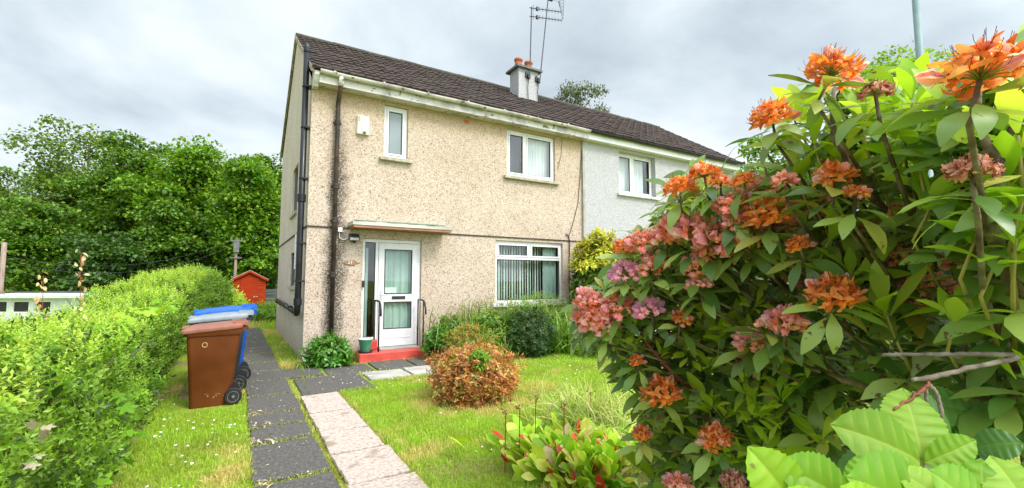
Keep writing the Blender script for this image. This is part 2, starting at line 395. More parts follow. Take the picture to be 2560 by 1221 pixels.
LM = leafmat
M_privet = LM('privet_leaf', [(0, (.075, .19, .012)), (.5, (.15, .32, .018)), (1, (.26, .44, .035))], tip=(.34, .50, .05), trans=.35, rough=.35)
M_privety = LM('young_lit_privet_leaf', [(0, (.21, .46, .015)), (.6, (.37, .60, .03)), (1, (.58, .68, .12))], tip=(.58, .68, .12), trans=.45)  # young growth, brightened further to paint in light on the hedge top
M_privetcore = LM('shaded_inner_privet_leaf', [(0, (.02, .05, .006)), (1, (.06, .12, .012))], trans=.2)  # darker privet leaf: shade of the hedge hollows put into its colour
M_tree = [LM('sycamore_leaf', [(0, (.035, .10, .006)), (.5, (.095, .215, .011)), (1, (.23, .36, .028))], trans=.38, rough=.45),
          LM('bright_sycamore_leaf', [(0, (.050, .135, .006)), (.5, (.13, .28, .012)), (1, (.29, .45, .030))], trans=.42, rough=.45),
          LM('olive_ash_leaf', [(0, (.06, .13, .014)), (.5, (.13, .23, .025)), (1, (.24, .32, .05))], trans=.38, rough=.45),
          LM('dark_understorey_leaf', [(0, (.022, .06, .008)), (.5, (.05, .12, .010)), (1, (.09, .18, .016))], trans=.32, rough=.45),
          LM('lime_acer_leaf', [(0, (.13, .26, .018)), (.5, (.24, .40, .03)), (1, (.36, .50, .06))], trans=.45, rough=.45)]
M_birch = LM('birch_leaf', [(0, (.05, .075, .03)), (1, (.15, .18, .07))], trans=.3)
M_grass = LM('grass_blade', [(0, (.19, .37, .014)), (.5, (.29, .49, .018)), (1, (.42, .58, .05))], tip=(.66, .54, .20), trans=.35, rough=.55, spec=.3)
M_rhodo = LM('rhododendron_leaf', [(0, (.075, .16, .028)), (.45, (.19, .31, .055)), (.8, (.32, .44, .09)), (.97, (.44, .52, .13)), (1, (.40, .34, .05))], tip=(.16, .26, .06), trans=.32, rough=.36, spec=.55, spots=(26., .645, (.13, .075, .02)))
M_rhodoy = LM('young_rhododendron_leaf', [(0, (.28, .46, .025)), (.6, (.42, .58, .04)), (1, (.56, .66, .09))], trans=.5, rough=.38)
M_hyd = LM('hydrangea_leaf', [(0, (.10, .25, .008)), (.5, (.18, .34, .012)), (1, (.29, .44, .024))], tip=(.44, .56, .10), trans=.35, rough=.5, spec=.3, spots=(34., .70, (.20, .22, .04)))
M_hydd = LM('old_hydrangea_leaf', [(0, (.05, .14, .012)), (1, (.09, .22, .02))], tip=(.16, .30, .06), trans=.3, rough=.45)
M_petp = LM('pink_petal', [(0, (.84, .34, .46)), (.5, (.94, .54, .64)), (1, (.98, .76, .81))], trans=.5, rough=.5, spec=.2)
M_petl = LM('lilac_petal', [(0, (.74, .30, .72)), (.5, (.88, .50, .86)), (1, (.96, .74, .94))], trans=.5, rough=.5, spec=.2)
M_peto = LM('faded_orange_petal', [(0, (.60, .13, .035)), (.35, (.88, .29, .06)), (.75, (.98, .46, .13)), (1, (.94, .46, .40))], trans=.5, rough=.6, spec=.2)
M_petm = LM('salmon_petal', [(0, (.76, .22, .10)), (.4, (.93, .42, .22)), (.75, (.97, .50, .40)), (1, (.90, .42, .46))], trans=.5, rough=.6, spec=.2)
M_petw = LM('withered_petal', [(0, (.40, .13, .08)), (.5, (.66, .28, .22)), (1, (.78, .44, .42))], trans=.25, rough=.6, spec=.2)
M_ped = LM('flower_stalk', [(0, (.26, .26, .05)), (1, (.42, .36, .08))], trans=.1)
M_fil = LM('stamen', [(0, (.10, .02, .03)), (1, (.22, .06, .06))], trans=.1)
M_azalea = LM('bronze_azalea_leaf', [(0, (.07, .012, .008)), (.40, (.28, .045, .012)), (.68, (.54, .14, .022)), (.88, (.72, .36, .07)), (1, (.74, .58, .18))], tip=(.74, .44, .14), trans=.3, rough=.5)
M_azaleag = LM('yellow_green_azalea_leaf', [(0, (.16, .22, .02)), (1, (.50, .48, .10))], trans=.3)
M_green = LM('mid_green_leaf', [(0, (.07, .20, .012)), (.5, (.14, .33, .018)), (1, (.24, .44, .03))], tip=(.30, .48, .04), trans=.35)
M_peony = LM('peony_leaf', [(0, (.04, .14, .014)), (.5, (.08, .24, .02)), (1, (.15, .34, .03))], trans=.3, rough=.32, spec=.6)
M_hebe = LM('dark_hebe_leaf', [(0, (.012, .04, .006)), (.7, (.035, .095, .010)), (1, (.11, .21, .02))], trans=.2, rough=.35)
M_iris = LM('strap_leaf', [(0, (.06, .18, .012)), (.6, (.13, .32, .018)), (1, (.23, .42, .03))], tip=(.40, .38, .10), trans=.3)
M_weed = LM('wild_grass', [(0, (.09, .18, .015)), (.5, (.20, .30, .03)), (1, (.42, .40, .14))], trans=.3)
M_straw = LM('dry_grass', [(0, (.26, .42, .04)), (.5, (.42, .52, .09)), (1, (.66, .58, .26))], trans=.3)
M_pierisy = LM('yellow_pieris_leaf', [(0, (.42, .46, .035)), (.6, (.58, .56, .06)), (1, (.68, .62, .13))], trans=.4)
M_pieris = LM('pieris_leaf', [(0, (.05, .12, .012)), (.6, (.12, .20, .02)), (1, (.26, .32, .04))], trans=.3)
M_berg = LM('bergenia_leaf', [(0, (.16, .36, .012)), (.4, (.30, .52, .02)), (.7, (.50, .64, .05)), (1, (.76, .74, .20))], tip=(.42, .46, .10), trans=.35, rough=.42, spec=.3)
M_bergr = LM('red_bergenia_leaf', [(0, (.50, .02, .02)), (1, (.66, .10, .04))], trans=.3, rough=.3)
M_bergs = LM('cream_bergenia_leaf', [(0, (.60, .50, .20)), (1, (.72, .60, .38))], trans=.3, rough=.4)
M_pink = LM('pinkish_shoot_leaf', [(0, (.50, .26, .14)), (.5, (.60, .42, .22)), (1, (.55, .56, .24))], trans=.3)
M_pale = LM('pale_underleaf', [(0, (.50, .42, .28)), (1, (.66, .60, .42))], trans=.25)
M_lobed = LM('lobed_leaf', [(0, (.12, .30, .012)), (1, (.26, .46, .03))], trans=.4, rough=.6, spec=.25)
M_white = LM('daisy_petal', [(0, (.75, .75, .70)), (1, (.85, .85, .82))], trans=.1)
M_debris = LM('fallen_petal', [(0, (.40, .28, .16)), (1, (.66, .55, .40))], trans=.1)
M_moss = LM('joint_grass', [(0, (.20, .27, .018)), (.5, (.38, .42, .045)), (1, (.60, .54, .18))], trans=.2)

# ------------------------------------------------------------------ ground and paths
def gz(x, y):
    t = np.clip((-np.asarray(x, float) - 4) / 9, 0, 1); return -1.5 * t * t * (3 - 2 * t)
u = np.linspace(-1, 1, 90); g = np.sign(u) * (np.abs(u) ** 2.6) * 320
GX, GY = np.meshgrid(g, g + 10, indexing='ij'); a = Acc()
n = len(g); V = np.stack([GX, GY, gz(GX, GY)], -1).reshape(-1, 3)
a.add(V, [(i * n + j, (i + 1) * n + j, (i + 1) * n + j + 1, i * n + j + 1) for i in range(n - 1) for j in range(n - 1)])
struct(a.build('ground', M_ground, smooth=True))

def slab(acc, x0, y0, x1, y1, z=.03, mat=0, jit=.012, seg=10):
    r = random.random
    P = [(x0, y0), (x1, y0), (x1, y1), (x0, y1)]; P = [(x + (r() - .5) * 2 * jit, y + (r() - .5) * 2 * jit) for x, y in P]
    z += (r() - .5) * .012; tx, ty = (r() - .5) * .012, (r() - .5) * .012
    out = []
    for k in range(4):
        p, q = P[k], P[(k + 1) % 4]
        for s in range(seg):
            t = s / seg; c = .03 if s == 0 else 0
            e = 0 if s == 0 else (r() - .5) * .016
            nx, ny = q[1] - p[1], p[0] - q[0]; ln = sqrt(nx * nx + ny * ny)
            out.append((p[0] + (q[0] - p[0]) * t + nx / ln * e, p[1] + (q[1] - p[1]) * t + ny / ln * e))
    cx, cy = (x0 + x1) / 2, (y0 + y1) / 2
    def ring(s, dz): return [(cx + (x - cx) * s, cy + (y - cy) * s, z + dz + tx * (x - cx) + ty * (y - cy)) for x, y in out]
    acc.loft([[(x, y, -.02) for x, y in out], ring(1, -.008), ring(.985, 0)], mat, cap0=False)

ys = [1.2, 2.1, 3.0, 3.91, 4.84, 5.34, 5.86, 6.76, 7.77, 8.56, 9.5, 10.5, 11.5, 12.6, 14.1, 16.4]
a = Acc()
for y0, y1 in zip(ys, ys[1:]):
    x1 = 1.25 if 7.7 < y0 < 8 else .70
    slab(a, .175, y0 + .028, x1, y1 - .028)
struct(a.build('dark_garden_path', M_darkslab))
a = Acc()
yl = [1.0, 1.8, 2.7, 3.55, 4.21, 4.83, 5.60, 6.48]
for y0, y1 in zip(yl, yl[1:]): slab(a, .755, y0 + .018, 1.225 + random.uniform(-.02, .03), y1 - .018, .036)
struct(a.build('pink_garden_path', M_lightslab))
a = Acc(); a.add([(.748, .9, .005), (1.235, .9, .005), (1.235, 6.50, .005), (.748, 6.50, .005)], [(0, 1, 2, 3)]); struct(a.build('path_bed', M_soil))
a = Acc()
slab(a, .80, 6.56, 1.72, 7.66, .03, 1); 
slab(a, 1.32, 7.80, 2.05, 8.50, .02, 1); slab(a, 2.10, 7.74, 2.75, 8.52, .03, 1); slab(a, 2.8, 7.8, 3.5, 8.5, .025, 1)
slab(a, 1.80, 7.02, 2.42, 7.62, .034, 0); slab(a, 2.47, 7.06, 3.10, 7.66, .036, 0)
struct(a.build('porch_path', [M_greyslab, M_darkslab]))

# ------------------------------------------------------------------ the two houses
X0, XP, X1, Y0, YB, YR, ZR, ZE = 1.08, 7.70, 14.38, 9.08, 15.52, 12.30, 7.72, 5.45
YE = 8.80; SL = (ZR - ZE) / (YR - YE)
house = thing('semi_detached_house', 'cream pebbledashed half of the semi with white door and red step', 'house', (X0, Y0, 0))
white = thing('semi_detached_house', 'white rendered neighbouring half of the semi behind the rhododendron', 'house', (XP, Y0, 0))

holes = [(2.10, .19, 3.30, 2.34), (2.46, 4.02, 2.96, 5.12), (5.38, 3.99, 6.80, 5.13), (5.08, .98, 7.02, 2.44)]
a = Acc().wall(lambda u, v, d: (u, Y0 + d, v), X0, XP, -.1, 5.32, holes, .13)
a.build('front_wall', M_pd, house)
a = Acc(); gh = [(10.95, 3.05, 12.05, 4.15), (10.85, 1.38, 11.85, 2.14)]
a.wall(lambda u, v, d: (X0 + d, u, v), Y0, YB, -.1, 5.32, gh, .12)
a.add([(X0, Y0, 5.32), (X0, YB, 5.32), (X0, YR, ZR - .09)], [(0, 1, 2)])
a.build('gable_wall', M_pdg, house)
a = Acc(); a.add([(X0, YB, -.1), (XP, YB, -.1), (XP, YB, 5.4), (X0, YB, 5.4)], [(0, 1, 2, 3)])
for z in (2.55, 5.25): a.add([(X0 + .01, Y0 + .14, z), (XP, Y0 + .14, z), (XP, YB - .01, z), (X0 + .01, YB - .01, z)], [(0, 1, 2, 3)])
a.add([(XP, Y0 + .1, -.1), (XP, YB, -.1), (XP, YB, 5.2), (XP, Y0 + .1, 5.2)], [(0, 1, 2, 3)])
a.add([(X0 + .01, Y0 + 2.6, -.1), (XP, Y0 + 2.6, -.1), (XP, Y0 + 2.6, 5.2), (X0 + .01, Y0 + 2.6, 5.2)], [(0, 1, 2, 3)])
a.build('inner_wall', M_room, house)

def tiles(acc, xa, xb, course=.31, front=True):
    ln = sqrt((YR - YE) ** 2 + (ZR - ZE) ** 2); nC = int(round(ln / course)); per = .30; ns = int((xb - xa) / per * 6)
    ux = np.linspace(xa, xb, ns + 1); ph = ((ux - 1.0) / per) % 1
    prof = .022 * np.exp(-((ph - .25) / .13) ** 2) + .012 * np.exp(-((ph - .75) / .12) ** 2)
    ny, nz = -SL / sqrt(1 + SL * SL), 1 / sqrt(1 + SL * SL)
    r = np.random.default_rng(int(xa * 10))
    for c in range(nC):
        s0, s1 = c / nC - .012, (c + 1) / nC + .01
        jj = np.repeat(r.normal(size=ns // 6 + 2) * .005, 6)[:ns + 1]
        rows = []
        for s, h in ((s0, -.004), (s0, .040), (s1, .012)):
            y = YE + s * (YR - YE); z = ZE + s * (ZR - ZE); hh = h + (prof if h > .001 else 0) + (jj if h > .02 else 0)
            if not front: y = 2 * YR - y
            rows.append(np.stack([ux, y + (ny if front else -ny) * hh * np.ones(ns + 1), z + nz * hh * np.ones(ns + 1)], 1))
        for p in range(2):
            V = np.concatenate([rows[p], rows[p + 1]])
            acc.add(V, [(i, i + 1, ns + 2 + i, ns + 1 + i) for i in range(ns)])
    return acc
def ridge(acc, xa, xb):
    x = xa; k = 0
    while x < xb - .05:
        e = min(x + .45, xb); an = np.linspace(-.25, pi + .25, 11); r = .135 + random.uniform(-.004, .004); dz = random.uniform(-.008, .008)
        sec = [[(q, YR - rr * cos(t), ZR - .02 + dz + rr * .62 * sin(t)) for t in an] for q, rr in ((x, r), (e + .012, r - .004))]
        acc.add(np.concatenate(sec), [(i, i + 1, 12 + i, 11 + i) for i in range(10)] + [tuple(range(11))[::-1]])
        x = e; k += 1
def deck(acc, xa, xb):
    for s in (1, -1):
        f = lambda y: YR - s * (YR - y)
        acc.add([(xa, f(YE), ZE - .03), (xb, f(YE), ZE - .03), (xb, YR, ZR - .03), (xa, YR, ZR - .03)], [(0, 1, 2, 3)])
def verge(acc, x, w):
    for s in (1, -1):
        k = 36
        for i in range(k):
            t0, t1 = i / k, (i + 1) / k
            q = [(YR - s * (YR - (YE + t * (YR - YE))), ZE + t * (ZR - ZE)) for t in (t0, t1)]
            h = random.uniform(.0, .014)
            V = [(xx, y, z + dz) for xx in (x, x + w) for (y, z) in q for dz in (-.085, .018 + h)]
            acc.add(V, [(0, 1, 3, 2), (4, 6, 7, 5), (1, 5, 7, 3), (0, 2, 6, 4), (0, 4, 5, 1), (2, 3, 7, 6)])

for hs, xa, xb in ((house, X0 - .05, XP), (white, XP, X1 + .06)):
    a = Acc(); tiles(a, xa, xb); tiles(a, xa, xb, .31, False); deck(a, xa, xb)
    rf = a.build('roof', M_tile, hs)
    a = Acc(); ridge(a, xa, xb); a.build('ridge_tile', M_ridge, rf)
    a = Acc(); verge(a, xa - .012 if hs is house else xb - .04, .055); a.build('verge', M_mortar, rf)

# chimney
cx0, cx1, cy0, cy1 = 6.95, 7.66, 11.05, 11.55
a = Acc(); a.box(cx0, cy0, 6.5, cx1, cy1, 7.86); a.box(cx0 - .025, cy0 - .03, 6.5, cx1 + .025, cy1, 6.87)
ch = a.build('chimney', M_wh, house)
a = Acc(); a.add([(cx0 - .1, cy0 - .1, 7.86), (cx1 + .1, cy0 - .1, 7.86), (cx1 + .1, cy1 + .1, 7.86), (cx0 - .1, cy1 + .1, 7.86),
                  (cx0 - .1, cy0 - .1, 7.92), (cx1 + .1, cy0 - .1, 7.92), (cx1 + .1, cy1 + .1, 7.92), (cx0 - .1, cy1 + .1, 7.92),
                  (cx0 + .1, cy0 + .1, 7.98), (cx1 - .1, cy0 + .1, 7.98), (cx1 - .1, cy1 - .1, 7.98), (cx0 + .1, cy1 - .1, 7.98)],
                 [(3, 2, 1, 0), (0, 1, 5, 4), (1, 2, 6, 5), (2, 3, 7, 6), (3, 0, 4, 7), (4, 5, 9, 8), (5, 6, 10, 9), (6, 7, 11, 10), (7, 4, 8, 11), (8, 9, 10, 11)])
a.build('chimney_cap', M_dgrey, ch)
for px in (7.10, 7.47):
    a = Acc(); a.lathe([(.115, 7.96), (.11, 8.10), (.105, 8.18), (.128, 8.19), (.13, 8.25), (.118, 8.26), (.09, 8.255), (.085, 8.1)], (px, 11.3, 0), 20)
    a.build('chimney_pot', M_terra, ch, smooth=True)

# eaves: fascia, soffit, gutter with brackets
def gutter(hs, xa, xb, mf, mg):
    a = Acc(); a.box(xa, 8.83, 5.20, xb, 8.855, 5.42); a.build('fascia', mf, hs)
    a = Acc(); a.box(xa, 8.855, 5.205, xb, Y0 + .01, 5.225); a.build('soffit', mf, hs)
    an = np.linspace(0, pi, 10); secs = []
    for r in (.062, .054):
        secs.append([(r * cos(t), -r * sin(t)) for t in an])
    prof = [(8.762 + p, 5.41 + q) for p, q in secs[0]] + [(8.762 + p, 5.41 + q) for p, q in secs[1][::-1]]
    a = Acc(); nx = int((xb - xa) / .5); rings = []
    for i in range(nx + 1):
        x = xa + (xb - xa) * i / nx; sag = -.012 * sin(i * 1.1) ** 2
        rings.append([(x, y, z + sag) for y, z in prof])
    a.loft(rings)
    gt = a.build('gutter', mg, hs, smooth=False)
    x = xa + .25
    while x < xb:
        a = Acc(); an2 = np.linspace(-.1, pi + .1, 9)
        pr = [(8.762 + r * cos(t), 5.415 - r * sin(t)) for r in (.074, .062) for t in (an2 if r > .07 else an2[::-1])]
        a.loft([[(x - .02, y, z) for y, z in pr], [(x + .02, y, z) for y, z in pr]])
        a.build('bracket', mg, gt); x += .92
    return gt
gutter(house, X0 + .09, XP, M_wdirt, M_wdirt); gutter(white, XP + .01, X1, M_upvc, M_black)
a = Acc(); a.add([(X0 + xx, y, z) for xx in (.0, .085) for y, z in ((8.80, 5.40), (8.80, 5.33), (8.92, 5.14), (9.085, 5.14), (9.085, 5.62))], [(0, 1, 2, 3, 4), (9, 8, 7, 6, 5)] + [(i, (i + 1) % 5 + 5 - 5, (i + 1) % 5 + 5, i + 5) for i in range(5)])
a.build('eaves_box', M_wdirt, house)

# band course
a = Acc(); a.box(X0 - .02, Y0 - .022, 2.505, XP - .02, Y0 - .001, 2.53); a.box(X0 - .022, Y0, 2.505, X0 - .001, YB, 2.53)
a.build('band_course', M_iron, house)
a = Acc(); a.box(4.24, Y0 - .006, 5.06, 4.38, Y0 + .02, 5.14); a.build('air_brick', M_terra, house)

# downpipe on the front, soil stack on the gable
a = Acc(); px, py = 1.545, Y0 - .075
a.tube([(px, 8.765, 5.36), (px, 8.765, 5.26), (px, 8.80, 5.20)], .048, 10)
hop = a.build('gutter_outlet', M_wdirt, house, smooth=True)
a = Acc(); a.tube([(px, 8.80, 5.22), (px, 8.86, 5.10), (px, py, 4.95), (px, py, 4.8), (px, py, .05)], .042, 10)
dp = a.build('downpipe', M_iron, house, smooth=True)
for z in (4.55, 2.65, 1.62, 3.3):
    a = Acc(); a.lathe([(.044, z - .05), (.054, z - .045), (.054, z - .01), (.048, z), (.054, z + .01), (.054, z + .04), (.044, z + .05)], (px, py, 0), 12)
    a.box(px - .075, py + .02, z - .012, px + .075, Y0 + .001, z + .012); a.build('pipe_collar', M_iron, dp)
a = Acc(); sx, sy = X0 - .10, 9.20
a.tube([(sx, sy, 5.97), (sx, sy, 1.02), (sx, sy + .03, .93), (sx, sy + .12, .90)], .056, 14)
a.tube([(sx, sy + .06, .90), (sx + .01, 14.3, .97)], .046, 12)
so = a.build('soil_stack', M_black, house, smooth=True)
for z, r, h in ((5.93, .064, .09), (5.2, .062, .03), (4.4, .062, .03), (3.42, .062, .03), (3.05, .076, .14), (2.2, .062, .03), (1.5, .062, .03), (1.12, .070, .12)):
    a = Acc(); a.lathe([(.05, z - h / 2), (r, z - h / 2), (r, z + h / 2), (.05, z + h / 2)], (sx, sy, 0), 14)
    if h < .05: a.box(sx, sy - .09, z - h / 2, X0, sy + .09, z + h / 2)
    if z > 5.9: a.lathe([(.064, 5.975), (.054, 6.02), (.03, 6.05)], (sx, sy, 0), 14)
    a.build('pipe_bracket' if h < .05 else 'pipe_collar', M_black, so)
for y in (10.5, 11.6, 12.8, 13.9):
    a = Acc(); a.lathe([(.042, y - .04), (.056, y - .04), (.056, y + .04), (.042, y + .04)], (sx + .005, 0, .935), 12, axis='y'); a.build('pipe_collar', M_black, so)
a = Acc(); a.tube([(X0 - .03, 10.55, 2.5), (X0 - .03, 10.55, 1.75)], .022, 8); a.build('waste_pipe', M_upvc, house)
# loose cable down the wall near the party line
a = Acc(); a.tube([(7.72, Y0 - .06, 5.2), (7.66, Y0 - .02, 4.9), (7.60, Y0 - .02, 4.2), (7.52, Y0 - .02, 3.5), (7.34, Y0 - .02, 2.95), (7.20, Y0 - .02, 2.62)], .008, 5)
a.tube([(7.10, Y0 - .03, 2.68), (7.20, Y0 - .02, 2.64), (7.22, Y0 - .03, 2.5), (7.20, Y0 - .02, 1.4), (7.24, Y0 - .02, .7)], .014, 5)
a.tube([(7.02, Y0 - .02, 5.15), (6.98, Y0 - .02, 4.7), (6.86, Y0 - .02, 4.3)], .005, 5)
a.build('wall_cable', M_iron, house)

# windows: frame, panes, curtain, sill
def curtainmesh(a, x0, x1, z0, z1, y, fold=.12, amp=.02, seed=0):
    r = np.random.default_rng(seed); n = max(8, int((x1 - x0) / .012)); xs = np.linspace(x0, x1, n)
    w = np.cumsum(1 + .6 * r.normal(size=n)) / n; ph = w * (x1 - x0) / fold * 2 * pi
    V = np.concatenate([np.stack([xs, y + amp * np.sin(ph) * s + .3 * amp * np.sin(ph * 2.7), np.full(n, z)], 1) for z, s in ((z0, 1.), ((z0 + z1) / 2, .9), (z1, .6))])
    a.add(V, [(k * n + i, k * n + i + 1, (k + 1) * n + i + 1, (k + 1) * n + i) for k in range(2) for i in range(n - 1)])
def window(hs, x0, x1, z0, z1, y, mull=(), trans=None, sill=True, pane=None, name='window', fw=.065, sillm=None, proud=.09, sash=.045):
    f = Acc(); y1 = y + .07
    def bar(a0, b0, a1, b1, ya=y, yb=None): f.box(a0, ya, b0, a1, yb or y1, b1)
    bar(x0, z0, x0 + fw, z1); bar(x1 - fw, z0, x1, z1); bar(x0 + fw, z1 - fw, x1 - fw, z1); bar(x0 + fw, z0, x1 - fw, z0 + fw)
    zt = z1 - fw; lights = []
    if trans:
        bar(x0 + fw, trans - .03, x1 - fw, trans + .03)
        m = (x0 + x1) / 2; bar(m - .03, trans + .03, m + .03, z1 - fw)
        lights += [(x0 + fw, trans + .03, m - .03, z1 - fw, 1), (m + .03, trans + .03, x1 - fw, z1 - fw, 1)]; zt = trans - .03
    es = [x0 + fw, *mull, x1 - fw]
    for i, (p, q) in enumerate(zip(es, es[1:])):
        p2 = p + (.03 if i else 0); q2 = q - (.03 if i < len(es) - 2 else 0)
        lights.append((p2, z0 + fw, q2, zt, 0 if trans else 1))
    for m in mull: bar(m - .03, z0 + fw, m + .03, zt)
    fr = f.build('window', M_upvc, hs, bevel=.006)
    pn = Acc(); s = Acc(); rb = Acc()
    for (p, b, q, t, sa) in lights:
        w = sash if sa else .012
        if sa:
            for (c0, d0, c1, d1) in ((p, b, p + w, t), (q - w, b, q, t), (p + w, b, q - w, b + w), (p + w, t - w, q - w, t)):
                s.box(c0 + .002, y - .012, d0 + .002, c1 - .002, y + .03, d1 - .002)
        g = .010
        for (c0, d0, c1, d1) in ((p + w, b + w, p + w + g, t - w), (q - w - g, b + w, q - w, t - w), (p + w + g, b + w, q - w - g, b + w + g), (p + w + g, t - w - g, q - w - g, t - w)):
            rb.box(c0, y + .004, d0, c1, y + .024, d1)
        pn.add([(p + w, y + .02, b + w), (q - w, y + .02, b + w), (q - w, y + .02, t - w), (p + w, y + .02, t - w)], [(0, 1, 2, 3)])
    pn.build('pane', pane or M_glass, fr)
    if s.V: s.build('sash', M_upvc, fr, bevel=.006)
    rb.build('seal', M_blackpaint, fr)
    if sill:
        a = Acc(); a.box(x0 - .09, Y0 - proud, z0 - .075, x1 + .09, y + .02, z0 - .004); a.build('sill', sillm or M_sill, fr, bevel=.008)
    return fr
YW = Y0 + .055
window(house, 2.46, 2.96, 4.02, 5.12, YW, pane=M_frost)
w2 = window(house, 5.38, 6.80, 3.99, 5.13, YW, mull=(5.93,))
a = Acc(); curtainmesh(a, 6.0, 6.78, 3.95, 5.14, YW + .16, .10, .02, 3); curtainmesh(a, 5.36, 5.46, 3.95, 5.14, YW + .2, .06, .01, 4); a.build('net_curtain', M_net, w2, smooth=True)
a = Acc(); a.add([(5.3, YW + .55, 3.9), (6.1, YW + .55, 3.9), (6.1, YW + .55, 5.2), (5.3, YW + .55, 5.2)], [(0, 1, 2, 3)]); a.build('blind_or_backing', M_frost, w2)  # grey sheet, its colour standing in for the left pane's reflection
w3 = window(house, 5.08, 7.02, .98, 2.44, YW, trans=2.03, sillm=M_upvc)
a = Acc()
for i in range(17):
    x = 5.30 + i * .074; an = radians(38 + 8 * sin(i * 2.1)); dx, dy = .045 * cos(an), .045 * sin(an)
    a.add([(x - dx, YW + .17 - dy, 1.0), (x + dx, YW + .17 + dy, 1.0), (x + dx, YW + .17 + dy, 2.42), (x - dx, YW + .17 - dy, 2.42)], [(0, 1, 2, 3)])
a.build('vertical_blind', M_blind, w3)
a = Acc(); curtainmesh(a, 6.52, 6.92, .95, 2.44, YW + .11, .09, .015, 5); a.build('curtain', M_curtain, w3, smooth=True)
a = Acc(); curtainmesh(a, 5.10, 5.30, .95, 2.44, YW + .11, .2, .012, 6); a.build('curtain', M_curtain, w3, smooth=True)
for (y0, z0, y1, z1) in gh:
    a = Acc()
    for (p, q, r, s) in ((y0, z0, y0 + .06, z1), (y1 - .06, z0, y1, z1), (y0 + .06, z0, y1 - .06, z0 + .06), (y0 + .06, z1 - .06, y1 - .06, z1)):
        a.box(X0 + .06, p, q, X0 + .12, r, s)
    fr = a.build('window', M_timber, house)
    a = Acc(); a.add([(X0 + .09, y0, z0), (X0 + .09, y1, z0), (X0 + .09, y1, z1), (X0 + .09, y0, z1)], [(0, 1, 2, 3)]); a.build('pane', M_glass, fr)
    a = Acc(); a.box(X0 - .045, y0 - .06, z0 - .07, X0 + .06, y1 + .06, z0 - .003); a.build('sill', M_sill, fr)

# front door with side light
fy = YW
a = Acc(); D = [(2.10, .19, 2.155, 2.34), (3.235, .19, 3.30, 2.34), (2.155, 2.27, 3.235, 2.34), (2.36, .19, 2.42, 2.27), (2.155, .19, 2.36, .40)]
for q in D: a.box(q[0], fy, q[1], q[2], fy + .07, q[3])
df = a.build('door_frame', M_upvc, house, bevel=.006)
a = Acc(); a.add([(2.155, fy + .02, .4), (2.36, fy + .02, .4), (2.36, fy + .02, 2.27), (2.155, fy + .02, 2.27)], [(0, 1, 2, 3)]); a.build('side_pane', M_glass, df)
a = Acc(); a.box(2.155, fy + .004, .4, 2.167, fy + .03, 2.27); a.box(2.348, fy + .004, .4, 2.36, fy + .03, 2.27); a.box(2.167, fy + .004, 2.255, 2.348, fy + .03, 2.27); a.box(2.167, fy + .004, .4, 2.348, fy + .03, .412); a.build('seal', M_blackpaint, df)
a = Acc(); curtainmesh(a, 2.15, 2.24, .3, 2.16, fy + .09, .08, .01, 8); a.build('curtain', M_curtain, df, smooth=True)
dx0, dx1, dz0, dz1 = 2.425, 3.23, .20, 2.265
R = [(dx0, dz0, dx0 + .115, dz1), (dx1 - .115, dz0, dx1, dz1), (dx0 + .115, dz1 - .125, dx1 - .115, dz1), (dx0 + .115, dz0, dx1 - .115, dz0 + .34), (dx0 + .115, 1.08, dx1 - .115, 1.235)]
a = Acc()
for q in R: a.box(q[0], fy - .012, q[1], q[2], fy + .035, q[3])
a.box(dx0 + .115, fy - .02, .355, dx1 - .115, fy - .011, .375)
door = a.build('front_door', M_upvc, house, bevel=.008)
g0, g1 = dx0 + .115, dx1 - .115
a = Acc()
for b, t in ((.54, 1.08), (1.235, 2.14)): a.add([(g0, fy + .01, b), (g1, fy + .01, b), (g1, fy + .01, t), (g0, fy + .01, t)], [(0, 1, 2, 3)])
a.build('pane', M_glass, door)
a = Acc()
for b, t in ((.54, 1.08), (1.235, 2.14)):
    for q in ((g0, b, g0 + .016, t), (g1 - .016, b, g1, t), (g0 + .016, b, g1 - .016, b + .016), (g0 + .016, t - .016, g1 - .016, t)): a.box(q[0], fy - .016, q[1], q[2], fy + .005, q[3])
a.build('seal', M_blackpaint, door)
a = Acc(); curtainmesh(a, g0 - .02, g1 + .02, .45, 2.17, fy + .075, .11, .02, 12); a.build('curtain', M_curtain, door, smooth=True)
a = Acc(); a.box(2.70, fy - .026, 1.13, 2.98, fy - .012, 1.195); a.build('letterbox', M_blackpaint, door, bevel=.005)
a = Acc(); a.box(2.462, fy - .028, 1.06, 2.492, fy - .012, 1.31); a.tube([(2.477, fy - .02, 1.22), (2.477, fy - .065, 1.22), (2.60, fy - .065, 1.215)], .011, 8); a.build('handle', M_steel, door)
a = Acc(); a.box(2.56, fy + .013, 1.255, 2.80, fy + .018, 1.37); a.build('paper_notice', M_paper, door)
a = Acc(); a.box(2.095, Y0 - .03, 1.38, 2.145, fy, 1.51); a.build('doorbell', M_blackpaint, house, bevel=.006)
# canopy
a = Acc(); a.box(1.80, 8.62, 2.545, 3.80, Y0, 2.625); a.build('door_canopy', M_cream2, house, bevel=.006, label='weathered flat canopy above the front door')
a = Acc(); a.box(1.82, 8.634, 2.50, 3.78, Y0, 2.5435); a.build('canopy_underside', M_copedge, house)
a = Acc()
for i in range(9): a.box(1.83 + i * .2, 8.60 + random.uniform(0, .02), 2.627, 2.02 + i * .2 + random.uniform(0, .01), Y0 - .005, 2.635 + random.uniform(0, .014))
a.build('canopy_felt', M_copperfelt, house)
